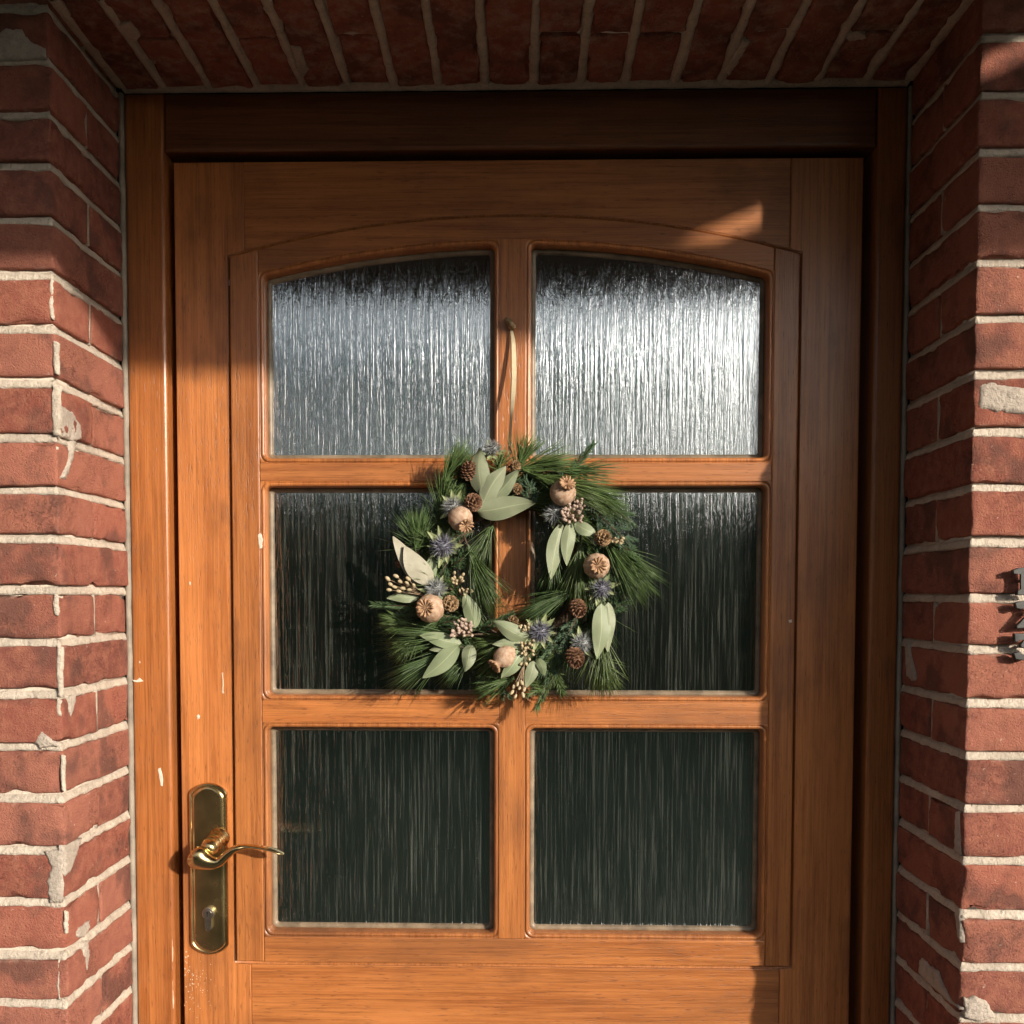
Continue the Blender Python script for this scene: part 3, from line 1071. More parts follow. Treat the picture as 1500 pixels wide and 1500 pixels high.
def opening_loop(x0, x1, z0, top, d, r, K=7, A=16):
    "inset outline of a pane opening with rounded corners; top is a height or 'arch'"
    xa, xb, zb = x0 + d, x1 - d, z0 + d
    tf = (lambda x: arc(RI - d, x)) if top == 'arch' else (lambda x: top - d)
    C = [Vector((xa, zb)), Vector((xb, zb)), Vector((xb, tf(xb))), Vector((xa, tf(xa)))]
    pts = []
    dirs = []
    eps = 0.002
    tl = (Vector((xa + eps, tf(xa + eps))) - C[3]).normalized()
    trr = (Vector((xb - eps, tf(xb - eps))) - C[2]).normalized()
    nb = [(Vector((0, 1)), Vector((1, 0))), (Vector((-1, 0)), Vector((0, 1))), (Vector((0, -1)), trr), (tl, Vector((0, -1)))]
    for ci, c in enumerate(C):
        u, v = nb[ci]                      # arrive along -u, leave along v
        ang = u.angle(v)
        t = r / math.tan(ang / 2)
        p0, p1 = c + u * t, c + v * t
        cen = c + (u + v).normalized() * (r / math.sin(ang / 2))
        a0 = math.atan2(p0.y - cen.y, p0.x - cen.x)
        a1 = math.atan2(p1.y - cen.y, p1.x - cen.x)
        while a1 < a0:
            a1 += 2 * math.pi
        for k in range(K + 1):
            a = a0 + (a1 - a0) * k / K
            pts.append((cen.x + r * math.cos(a), cen.y + r * math.sin(a)))
        if ci == 2:
            xs, xe = pts[-1][0], xa + r
            for k in range(1, A):
                x = xs + (xe - xs) * k / A
                pts.append((x, tf(x)))
    return pts


def ring(name, op, rows, mat, parent, smooth=True):
    loops = [[(x, y, z) for x, z in opening_loop(*op, d, r)] for d, r, y in rows]
    n = len(loops[0])
    vs = [p for L in loops for p in L]
    fs = []
    for a in range(len(loops) - 1):
        for i in range(n):
            j = (i + 1) % n
            fs.append((a * n + i, a * n + j, (a + 1) * n + j, (a + 1) * n + i))
    cx, cz = (op[0] + op[1]) / 2, (op[2] + 1.63) / 2
    return mesh(name, vs, fs, mat, parent, smooth, loc=(cx, 0.01, cz))


OPEN = [(SI0, MU0, 1.630, 'arch'), (MU1, SI1, 1.630, 'arch'), (SI0, MU0, 1.2805, 1.590), (MU1, SI1, 1.2805, 1.590), (SI0, MU0, 0.925, 1.234), (MU1, SI1, 0.925, 1.234)]
BEAD = [(-0.0074, 0.0004, 0.0120), (-0.0072, 0.0005, 0.0051), (-0.0060, 0.013, 0.0048), (-0.0058, 0.013, 0.0066), (-0.0052, 0.0125, 0.0066), (-0.0050, 0.0122, 0.0048),
        (-0.0024, 0.0105, 0.0047), (-0.0008, 0.0094, 0.0055), (0.0004, 0.0085, 0.0075), (0.0010, 0.008, 0.012), (0.0012, 0.0078, 0.030)]
SEAL = [(0.0008, 0.0080, 0.0230), (0.0020, 0.0070, 0.0222), (0.0062, 0.0050, 0.0236), (0.0078, 0.0040, 0.0262), (0.0079, 0.0040, 0.0285)]
for op in OPEN:
    ring('glazing_bead', op, BEAD, M['wood_v'], door)
    pane = None
    L = opening_loop(*op, 0.0002, 0.006)
    vs = [(x, 0.0272, z) for x, z in L] + [(x, 0.0312, z) for x, z in L]
    n = len(L)
    fs = [tuple(range(n)), tuple(range(n, 2 * n))[::-1]] + [(i, n + i, n + (i + 1) % n, (i + 1) % n) for i in range(n)]
    cz = (L[0][1] + L[len(L) // 2][1]) / 2
    pane = mesh('pane', vs, fs, M['glass'], door, False, loc=((op[0] + op[1]) / 2, 0.029, cz))
    ring('glazing_seal', op, SEAL, M['seal'], pane)


# chips and flecks of bare wood and old paint
def fleck(pts, mat, parent, Y, seed, name='paint_chip'):
    patch([at(x, y, Y) for x, y in pts], NF, mat, name, parent, 0.0004, seed, 0.0004, 0.0006)


fleck([(377, 783), (382, 781), (385, 790), (384, 803), (380, 804)], M['white_fleck'], door, 0.0045, 21)
fleck([(231, 1126), (235, 1124), (239, 1140), (238, 1152), (235, 1151)], M['white_fleck'], fr, 0.0, 22)
fleck([(193, 996), (200, 997), (204, 992), (211, 998), (203, 1000), (196, 999)], M['white_fleck'], fr, 0.0, 23)
fleck([(203, 968), (206, 968), (206, 972), (203, 972)], M['white_fleck'], fr, 0.0, 24)
fleck([(288, 1048), (291, 1046), (293, 1052), (289, 1054)], M['white_fleck'], door, 0.011, 25)
fleck([(277, 852), (279, 852), (279, 857), (277, 857)], M['white_fleck'], door, 0.011, 26)
fleck([(335, 410), (338, 409), (338, 418), (335, 418)], M['white_fleck'], door, 0.011, 27)
fleck([(1155, 908), (1160, 907), (1160, 912), (1156, 913)], M['white_fleck'], door, 0.0045, 28)
fleck([(325, 985), (327, 985), (328, 1015), (325, 1016)], M['fleck'], door, 0.011, 29)
fleck([(249, 1372), (252, 1370), (254, 1400), (252, 1425), (249, 1400)], M['fleck'], fr, 0.0008, 30)
fleck([(249, 1440), (253, 1436), (255, 1470), (252, 1490), (249, 1480)], M['fleck'], fr, 0.0008, 31)
vs, fs = [], []
for i in range(130):
    a, b = rng.gauss(282, 15), rng.gauss(1440, 22)
    if a < 270 or a > 330:
        continue
    p = at(a, b, YL - 0.0003)
    s = rng.uniform(0.0003, 0.0012) * (1.3 if a < 285 else 0.8)
    k = len(vs)
    m = 6
    for q in range(m):
        t = 2 * math.pi * q / m
        vs.append(p + Vector((math.cos(t) * s * rng.uniform(.6, 1.2), 0, math.sin(t) * s * rng.uniform(.6, 1.3))))
    fs.append(tuple(range(k, k + m)))
o = mesh('worn_varnish_specks', vs, fs, M['fleck'], door, loc=at(285, 1440, YL))
o['kind'] = 'stuff'

# ------------------------------------------------------------------ handle
hx, hz0, hz1 = at(307, 1270, YL).x, at(307, 1397, YL).z, at(307, 1146, YL).z
HW = 0.0285


def plate_outline(d):
    "straight sides and softly shouldered cambered ends"
    w_, a, b = HW - d, hz0 + d, hz1 - d
    cap = 0.0165
    half = []
    for i in range(19):
        t = math.pi * i / 18
        half.append((math.copysign(abs(math.cos(t)) ** (2 / 1.7), math.cos(t)) * w_, abs(math.sin(t)) ** (2 / 1.7) * cap))
    return [(hx + x, b - cap + y) for x, y in half] + [(hx - x, a + cap - y) for x, y in half]


rows = [(0, YL), (0, YL - 0.004), (0.0012, YL - 0.0058), (0.0035, YL - 0.0062), (0.0048, YL - 0.0052), (0.0062, YL - 0.0066), (0.0085, YL - 0.0072)]
loops = [[Vector((x, y, z)) for x, z in plate_outline(d)] for d, y in rows]
n = len(loops[0])
vs = [p for L in loops for p in L]
fs = [(a * n + i, a * n + (i + 1) % n, (a + 1) * n + (i + 1) % n, (a + 1) * n + i) for a in range(len(rows) - 1) for i in range(n)]
fs.append(tuple((len(rows) - 1) * n + i for i in range(n)))
plate = mesh('handle_plate', vs, fs, M['brass'], door, False, loc=(hx, YL, (hz0 + hz1) / 2))
zh = at(326, 1222, YL).z
xh = at(326, 1222, YL).x
# neck: turned collar
prof = [(0.0155, -0.007), (0.0155, -0.010), (0.0125, -0.0125), (0.0135, -0.015), (0.0135, -0.018), (0.0115, -0.021), (0.0130, -0.024), (0.0130, -0.028), (0.0112, -0.031), (0.0132, -0.035), (0.0132, -0.039), (0.0115, -0.042), (0.0110, -0.047)]
v_, f_ = tube_data([(xh - 0.19 * (abs(d)), YL + d, zh - 0.26 * abs(d)) for r, d in prof], [r for r, d in prof], 24)
mesh('neck', v_, f_, M['brass'], plate, True, loc=(xh, YL - 0.02, zh))
YH = YL - 0.052
key = [((279, 1250), 5.0, 4.5), ((282, 1252), 12.0, 9), ((289, 1256), 15.0, 11), ((299, 1261), 12.0, 10), ((311, 1264), 8.6, 7.6), ((322, 1262), 6.2, 6.3), ((334, 1251), 5.4, 5.6), ((346, 1243), 4.2, 5.4), ((360, 1240), 3.2, 5.6), ((378, 1241), 2.5, 6.4), ((396, 1244), 2.2, 7.8), ((408, 1248), 1.8, 7.5), ((416, 1251), 0.8, 3.5)]
pp = []
for i, ((x, y), rz, ry) in enumerate(key):
    p = at(x, y, YH + (0.004 if i > 7 else 0))
    pp.append((p.x, p.y, p.z, rz / 1000, ry / 1000))
sp = spline(pp, 7)
v_, f_ = tube_data([(a, b, c) for a, b, c, d, e_ in sp], [(e_ * 1.12, d * 1.15) for a, b, c, d, e_ in sp], 18)
mesh('lever', v_, f_, M['brass'], plate, True, loc=(pp[4][0], YH, pp[4][2]))
# profile cylinder
cc = at(306, 1337, YL - 0.008)
out = []
for i in range(25):
    a = rad(-62) + (rad(242 + 0) - rad(-62)) * i / 24
    out.append((cc.x + 0.0088 * math.cos(a), cc.z + 0.0088 * math.sin(a)))
ze = cc.z - 0.0265
out += [(cc.x - 0.0045, ze + 0.006)] + [(cc.x + 0.0045 * math.cos(a), ze + 0.0045 + 0.0045 * math.sin(a)) for a in [rad(180 + 22.5 * k) for k in range(9)]] + [(cc.x + 0.0045, ze + 0.006)]
poly_solid('lock_cylinder', out, YL - 0.0135, YL - 0.006, M['steel'], plate, 0.0008)
kc = [(cc.x + 0.0060 * math.cos(rad(15 * k)), cc.z + 0.0060 * math.sin(rad(15 * k))) for k in range(24)]
poly_solid('lock_plug', kc, YL - 0.0143, YL - 0.0135, M['steel'], plate, 0.0003)
kp = [(-.0008, -.0042), (.0004, -.0030), (-.0003, -.001), (.0012, .0006), (.0010, .0030), (-.0004, .0040), (-.0016, .0032), (-.0012, .0004)]
poly_solid('keyhole', [(cc.x + a, cc.z + b) for a, b in kp], YL - 0.0146, YL - 0.0143, M['black'], plate, 0)

# ------------------------------------------------------------------ house numbers at the right edge
NY = FY - 0.016


def stroke_solid(pts, name, label, group):
    "cut-out metal figure: outline in px on the front face of the wall"
    o = poly_solid(name, [(at(x, y, NY).x, at(x, y, NY).z) for x, y in pts], NY, FY - 0.0105, M['numeral'], None, 0.0010)
    cx_, cz_ = o.location.x, o.location.z
    v_, f_ = tube_data([Vector((cx_, FY + 0.004, cz_)), Vector((cx_, NY + 0.003, cz_))], [0.002, 0.002], 8)
    mesh('mounting_pin', v_, f_, M['steel'], o, True, loc=(cx_, FY, cz_))
    tag(o, label, 'house number', group)
    return o


g = 'metal house numbers beside the door'
two = [(1489, 917), (1507, 900), (1512, 893), (1508, 888), (1501, 889), (1497, 893), (1489, 891), (1487, 883), (1494, 881), (1505, 880), (1516, 881), (1522, 889), (1519, 899), (1508, 909), (1521, 909), (1522, 903), (1526, 903), (1525, 919), (1490, 921)]
three = [(1486, 928), (1520, 928), (1520, 934), (1509, 942), (1520, 946), (1523, 954), (1517, 964), (1504, 968), (1488, 966), (1485, 957), (1493, 955), (1499, 960), (1507, 959), (1511, 954), (1506, 949), (1496, 949), (1495, 944), (1504, 936), (1494, 936), (1492, 941), (1487, 940)]
one = [(1490, 872), (1491, 865), (1497, 864), (1497, 840), (1485, 841), (1484, 835), (1492, 832), (1512, 830), (1512, 864), (1520, 865), (1520, 872)]
stroke_solid(one[::-1], 'house_number', 'dark grey metal figure at the right edge, topmost of its column', g)
stroke_solid(two, 'house_number', 'grey metal figure 2 on the brick at the right edge', g)
stroke_solid(three[::-1], 'house_number', 'grey metal figure under the 2, lowest of its column', g)

# ------------------------------------------------------------------ ribbon
YR = YS - 0.003
rib = thing('ribbon', 'narrow cream ribbon knotted on a nail at the middle bar, holding up the wreath', 'ribbon', at(748, 475, YS))


def band(px, half, y_of, twist, mat, name, parent):
    n = len(px)
    sp_ = spline([(x, y, h, yy, tw) for (x, y), h, yy, tw in zip(px, half, y_of, twist)], 8)
    vs, fs = [], []
    for x, y, h, yy, tw in sp_:
        a = Vector((math.cos(tw), -math.sin(tw), 0)) * h
        c = at(x, y, yy)
        vs += [c - a, c + a, c + a + Vector((0, 0.0005, 0)), c - a + Vector((0, 0.0005, 0))]
    for i in range(len(sp_) - 1):
        for k in range(4):
            fs.append((i * 4 + k, i * 4 + (k + 1) % 4, (i + 1) * 4 + (k + 1) % 4, (i + 1) * 4 + k))
    return mesh(name, vs, fs, mat, parent, False, loc=at(*px[0], y_of[0]))


band([(749, 482), (752, 500), (753, 530), (753, 560), (751, 590), (749, 615), (748, 645), (747, 665)], [.0016, .0028, .0034, .0034, .0032, .0026, .0020, .0022],
     [YR - .002, YR - .006, YR - .012, YR - .018, YR - .024, YR - .03, YR - .036, YR - .040], [0.2, .1, .1, .2, .5, .9, 1.0, .6], M['ribbon'], 'ribbon_strand', rib)
band([(748, 482), (748.5, 500), (749, 540), (748.5, 580), (747, 620), (745, 660)], [.0012, .0013, .0012, .0012, .0014, .0014],
     [YR - .001, YR - .004, YR - .010, YR - .017, YR - .025, YR - .036], [1.0, .9, 1.1, .8, .9, .8], M['ribbon'], 'ribbon_strand', rib)
v_, f_ = tube_data([at(742, 467, YS - .004), at(745, 470, YS - .008), at(748, 475, YS - .009), at(752, 480, YS - .006), at(754, 478, YS - .004)], [(.003, .0025), (.0058, .0045), (.0052, .0046), (.0058, .004), (.002, .0015)], 10)
mesh('knot', v_, f_, M['knot'], rib, True, loc=at(748, 475, YS))
v_, f_ = tube_data([at(747, 479, YS + .003), at(747, 479, YS - .006), at(747, 479, YS - .0075)], [.0013, .0013, .0028], 8)
mesh('nail', v_, f_, M['steel'], door, True, loc=at(747, 478, YS))

# ------------------------------------------------------------------ wreath
WY = -0.030
wc = at(755, 838, WY)
wr = thing('wreath', 'evergreen wreath of pine, fir and eucalyptus with pods, cones and thistles hanging on the door', 'wreath', wc)
rw = random.Random(11)


def needle(vs, fs, sh, p, d, L, w, bend, r3):
    "one tapered three-sided needle"
    s = d.cross(Vector((0, -1, 0.2)))
    s.normalize()
    u = s.cross(d).normalized()
    k = len(vs)
    q = r3.random()
    SEG = 3
    for i in range(SEG):
        t = i / SEG
        c = p + d * (L * t) + bend * (t * t)
        ww = w * (1.0 - 0.55 * t)
        for a in (0, 2.094, 4.189):
            vs.append(c + s * (math.cos(a) * ww) + u * (math.sin(a) * ww))
            sh.append(q)
    vs.append(p + d * L + bend)
    sh.append(q)
    for i in range(SEG - 1):
        for a in range(3):
            b = (a + 1) % 3
            fs.append((k + i * 3 + a, k + i * 3 + b, k + (i + 1) * 3 + b, k + (i + 1) * 3 + a))
    e_ = k + (SEG - 1) * 3
    for a in range(3):
        fs.append((e_ + a, e_ + (a + 1) % 3, k + SEG * 3))


def rot_in(d, ang, out):
    "turn a direction in the wreath's plane, then lean it out of the plane"
    x = d.x * math.cos(ang) - d.z * math.sin(ang)
    z = d.x * math.sin(ang) + d.z * math.cos(ang)
    v = Vector((x, 0, z))
    return (v.normalized() * math.cos(out) + Vector((0, -1, 0)) * math.sin(out)).normalized()


def tuft(bx, by, tx, ty, n, spread, y0=-0.035, lean=0.12, w=0.00074, twig=0.25, curl=0.0):
    "long-needled pine tuft, base and tip measured in px"
    a, b = at(bx, by, y0), at(tx, ty, y0)
    D = (b - a)
    L = D.length
    d = D.normalized()
    root = thing_part('pine_tuft', a)
    st = a - d * L * 0.15
    v_, f_ = tube_data([st, a, a + d * L * twig], [0.0016, 0.0013, 0.0006], 6)
    # the twig is the tuft's own mesh
    root_me = mesh('pine_tuft', v_, f_, M['twig'], wr, True, loc=a)
    vs, fs, sh = [], [], []
    for _ in range(n):
        k = rw.random()
        p = a + d * (L * twig * k) + Vector((rw.gauss(0, .0015), rw.gauss(0, .002), rw.gauss(0, .0015)))
        ang = rw.gauss(0, spread * (1.15 - 0.5 * k))
        nd = rot_in(d, ang, lean + rw.gauss(0, 0.16))
        LL = L * rw.uniform(0.70, 1.06) * (1 - twig * k * 0.6)
        bend = Vector((rw.gauss(0, .003), rw.gauss(0, .003), -abs(rw.gauss(0, .004)))) + Vector((d.z, 0, -d.x)) * (curl * L)
        needle(vs, fs, sh, p, nd, LL, w * rw.uniform(.8, 1.25), bend, rw)
    o = mesh('needles', vs, fs, M['needle'], root_me, True, loc=a)
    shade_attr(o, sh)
    o['kind'] = 'stuff'


def thing_part(name, p):
    return None


def sprig(bx, by, tx, ty, n, nl, mat, y0=-0.03, lean=0.35, w=0.0008, ang0=0.9, side_twigs=0, name='fir_sprig'):
    "twig with short needles all along"
    a, b = at(bx, by, y0), at(tx, ty, y0 - 0.006)
    D = b - a
    L = D.length
    d = D.normalized()
    v_, f_ = tube_data([a, a + D * .5 + Vector((0, -.002, 0)), b], [.0014, .001, .0004], 6)
    tw = mesh(name, v_, f_, M['twig'], wr, True, loc=a)
    vs, fs, sh = [], [], []
    axes = [(a, d, L)]
    for i in range(side_twigs):
        k = 0.15 + 0.75 * i / max(1, side_twigs)
        sd = rot_in(d, (1 if i % 2 else -1) * rw.uniform(.5, .8), rw.uniform(-.1, .3))
        axes.append((a + D * k, sd, L * 0.42 * (1 - .5 * k)))
    tot = sum(x[2] for x in axes)
    for p0, dd, LL in axes:
        m = int(n * LL / tot)
        for i in range(m):
            k = (i + rw.random()) / m
            p = p0 + dd * (LL * k)
            s = (1 if i % 2 else -1)
            nd = rot_in(dd, s * (ang0 * (1 - 0.45 * k) + rw.gauss(0, .15)), lean + rw.gauss(0, .35))
            needle(vs, fs, sh, p, nd, nl * rw.uniform(.7, 1.1) * (1 - .3 * k), w * rw.uniform(.8, 1.2), Vector((0, rw.gauss(0, .0008), 0)) + dd * nl * .15, rw)
    o = mesh('needles', vs, fs, mat, tw, True, loc=a)
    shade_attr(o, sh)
    o['kind'] = 'stuff'


# straw ring that carries everything
N = 64
pth = [Vector((wc.x + 0.104 * math.cos(2 * math.pi * i / N), -0.014, wc.z + 0.108 * math.sin(2 * math.pi * i / N))) for i in range(N)]
vs, fs = [], []
for i, p in enumerate(pth):
    r_ = (p - Vector((wc.x, -0.014, wc.z))).normalized()
    for k in range(10):
        t = 2 * math.pi * k / 10
        q = 0.0125 * (1 + .15 * noise.noise(p * 60 + Vector((k, 0, 0))))
        vs.append(p + r_ * math.cos(t) * q * 1.3 + Vector((0, math.sin(t) * q, 0)))
for i in range(N):
    for k in range(10):
        fs.append((i * 10 + k, i * 10 + (k + 1) % 10, ((i + 1) % N) * 10 + (k + 1) % 10, ((i + 1) % N) * 10 + k))
mesh('wreath_ring', vs, fs, M['twig'], wr, True, loc=wc)

# filling greenery all round, leaning the way the wreath was bound (clockwise from the bottom)
for i in range(52):
    t = 2 * math.pi * (i + rw.uniform(-.3, .3)) / 52
    rr = 116 + rw.uniform(-26, 34)
    cx, cy = 762, 838
    bx, by = cx + rr * math.cos(t), cy - rr * math.sin(t)
    sgn = 1 if rw.random() < .5 else -1
    dt = t + sgn * rw.uniform(.9, 1.6)
    L = rw.uniform(38, 60)
    tx, ty = bx + L * math.cos(dt), by - L * math.sin(dt)
    # keep the hole open
    if math.hypot((tx - 765) / 52, (ty - 836) / 68) < 1.05:
        tx, ty = bx + (bx - tx) * .6, by + (by - ty) * .6
    m_ = [M['fir'], M['cedar'], M['fir']][i % 3]
    sprig(bx, by, tx, ty, 170, 0.011, m_, -0.022 - rw.uniform(0, .012), .3, .00075, .8, 3, ['fir_sprig', 'cedar_sprig', 'fir_sprig'][i % 3])

# tufts: base, tip, needles, spread
T = [(600, 915, 552, 905, 70, .3, .0), (615, 930, 575, 965, 80, .3, .0), (655, 860, 600, 830, 60, .35, .0), (650, 905, 590, 925, 80, .3, .0), (690, 960, 640, 1000, 60, .3, .0), (612, 806, 606, 738, 95, .42, 0.0), (645, 752, 652, 682, 85, .22, .05), (648, 712, 680, 640, 75, .20, .05), (757, 690, 782, 628, 55, .35, .0), (750, 692, 850, 664, 75, .17, .05),
     (765, 690, 905, 735, 110, .15, .0), (815, 690, 915, 686, 26, .22, .0), (860, 715, 918, 752, 80, .25, -.05), (882, 785, 944, 885, 130, .22, -.05), (850, 795, 845, 895, 115, .20, .0),
     (882, 925, 880, 1022, 110, .22, .0), (845, 862, 752, 912, 95, .13, .0), (722, 768, 685, 838, 85, .20, .0), (685, 800, 722, 905, 105, .16, -.05), (690, 930, 556, 942, 70, .15, .0),
     (662, 950, 566, 1004, 85, .16, .0), (770, 930, 690, 985, 85, .22, .0), (757, 992, 690, 1018, 70, .20, .0), (640, 800, 596, 772, 60, .30, .0), (672, 700, 690, 655, 50, .30, .0),
     (905, 800, 958, 868, 50, .22, .0), (730, 690, 735, 652, 40, .5, 0), (870, 960, 905, 1012, 55, .25, 0), (815, 800, 800, 872, 50, .2, 0), (705, 690, 640, 720, 40, .25, 0), (800, 1000, 770, 1000, 30, .3, 0)]
for (a, b, c, d, n_, s_, cu) in T:
    tuft(a, b, c, d, int(n_ * 1.5), s_ * 1.12, -0.038 - rw.uniform(0, .012), .10, .00072, .25, cu)
# looser pine under the decorations, lying along the ring
for i in range(30):
    t = 2 * math.pi * (i + rw.uniform(-.3, .3)) / 30
    rr = 112 + rw.uniform(-24, 24)
    bx, by = 762 + rr * math.cos(t), 838 - rr * math.sin(t)
    dt = t - math.pi / 2 + rw.uniform(.0, .75)
    L = rw.uniform(52, 82)
    if math.hypot((bx + L * math.cos(dt) - 768) / 60, (by - L * math.sin(dt) - 836) / 78) < 1.0:
        dt += 0.9
    tuft(bx, by, bx + L * math.cos(dt), by - L * math.sin(dt), 100, .26, -0.022 - rw.uniform(0, .012), .08, .00070, .3, rw.uniform(-.05, .05))
# shaped fir and cedar sprigs
for (a, b, c, d, n_, nl, mm, st, nm) in [(622, 888, 548, 886, 210, .0155, 'fir', 0, 'fir_sprig'), (640, 905, 562, 905, 180, .014, 'fir', 0, 'fir_sprig'),
                                         (830, 945, 786, 1038, 420, .0165, 'needle', 3, 'fir_sprig'), (812, 940, 800, 1000, 300, .014, 'fir', 3, 'fir_sprig'), (832, 695, 868, 652, 150, .014, 'fir', 0, 'fir_sprig'),
                                         (868, 745, 925, 800, 380, .009, 'cedar', 6, 'cedar_sprig'), (880, 730, 930, 770, 300, .009, 'cedar', 5, 'cedar_sprig'),
                                         (835, 920, 800, 985, 380, .009, 'cedar', 6, 'cedar_sprig'), (780, 745, 770, 700, 300, .010, 'cedar', 4, 'cedar_sprig'),
                                         (800, 730, 850, 690, 260, .010, 'cedar', 4, 'cedar_sprig'), (640, 915, 700, 900, 170, .013, 'fir', 0, 'fir_sprig'),
                                         (700, 925, 748, 900, 170, .013, 'fir', 0, 'fir_sprig'), (900, 790, 930, 815, 150, .011, 'fir', 2, 'fir_sprig'),
                                         (845, 905, 820, 950, 260, .009, 'cedar', 4, 'cedar_sprig'), (785, 960, 800, 985, 130, .011, 'fir', 0, 'fir_sprig'),
                                         (660, 830, 690, 810, 150, .012, 'fir', 2, 'fir_sprig'), (860, 850, 900, 850, 150, .012, 'fir', 2, 'fir_sprig')]:
    sprig(a, b, c, d, n_, nl, M[mm], -0.042, .35, .00078, .85, st, nm)


def leaf(bx, by, tx, ty, wpx, y0=-0.056, fold=0.25, arch_=0.006, tilt=0.0, mat='leaf'):
    a, b = at(bx, by, y0), at(tx, ty, y0 - 0.004)
    D = b - a
    L = D.length
    d = D.normalized()
    s = d.cross(Vector((0, -1, 0))).normalized()
    W = wpx / 1000.0 * 1.0
    NU, NV = 8, 18
    vs, fs, uv = [], [], []
    for layer in (0, 1):
        for j in range(NV + 1):
            v = j / NV
            prof = (math.sin(math.pi * v ** 0.80)) ** 0.80 * (1 - 0.12 * v) if 0 < v < 1 else 0.02
            sway = 0.05 * W * math.sin(v * 5 + bx)
            for i in range(NU + 1):
                u = i / NU - 0.5
                off = s * (u * W * prof + sway)
                up = -abs(u) * W * fold * prof * 1.0 + arch_ * math.sin(math.pi * v) + tilt * u * W - (0.0004 if abs(u) < .01 else 0)
                wv = 0.0009 * math.sin(v * 9 + bx + (3 if u > 0 else 0)) * abs(u) * 2
                vs.append(a + d * (L * v) + off + Vector((0, -1, 0)) * (up + wv - layer * 0.00045))
                uv.append((i / NU, v))
    m = (NU + 1) * (NV + 1)
    for layer in (0, 1):
        for j in range(NV):
            for i in range(NU):
                q = [layer * m + j * (NU + 1) + i, layer * m + j * (NU + 1) + i + 1, layer * m + (j + 1) * (NU + 1) + i + 1, layer * m + (j + 1) * (NU + 1) + i]
                fs.append(tuple(q if layer else q[::-1]))
    o = mesh('eucalyptus_leaf', vs, fs, M[mat], wr, True, loc=a)
    ul = o.data.uv_layers.new(name='UVMap')
    for lp in o.data.loops:
        ul.data[lp.index].uv = uv[lp.vertex_index]
    return o


for q in [(706, 726, 701, 655, 31, -.058), (706, 738, 740, 682, 29, -.060), (716, 736, 762, 688, 24, -.056), (698, 748, 784, 738, 33, -.063),
          (632, 852, 630, 812, 19, -.050), (614, 874, 566, 876, 17, -.052), (822, 766, 806, 849, 26, -.060), (834, 764, 830, 829, 21, -.058), (842, 766, 874, 786, 20, -.056),
          (882, 884, 876, 966, 28, -.060), (890, 882, 891, 956, 22, -.056), (697, 920, 681, 867, 25, -.056), (676, 942, 614, 931, 22, -.060), (672, 946, 629, 951, 15, -.056),
          (674, 946, 619, 994, 28, -.063), (692, 944, 680, 984, 22, -.056), (776, 936, 721, 911, 25, -.062), (778, 942, 721, 943, 18, -.060), (768, 952, 734, 994, 23, -.064),
          (782, 968, 772, 1008, 19, -.058), (788, 964, 799, 990, 14, -.056)]:
    leaf(*q, fold=rw.uniform(.15, .4), arch_=rw.uniform(.002, .008), tilt=rw.uniform(-.25, .25))
leaf(615, 856, 577, 785, 25, -.052, .1, .004, -.3, 'dry_leaf')
leaf(630, 858, 592, 800, 33, -.057, .1, .006, -.2, 'dry_leaf')


def frame_of(n_):
    n_ = n_.normalized()
    a = n_.cross(Vector((0, 0, 1)))
    if a.length < .1:
        a = n_.cross(Vector((1, 0, 0)))
    a.normalize()
    return a, n_.cross(a).normalized(), n_


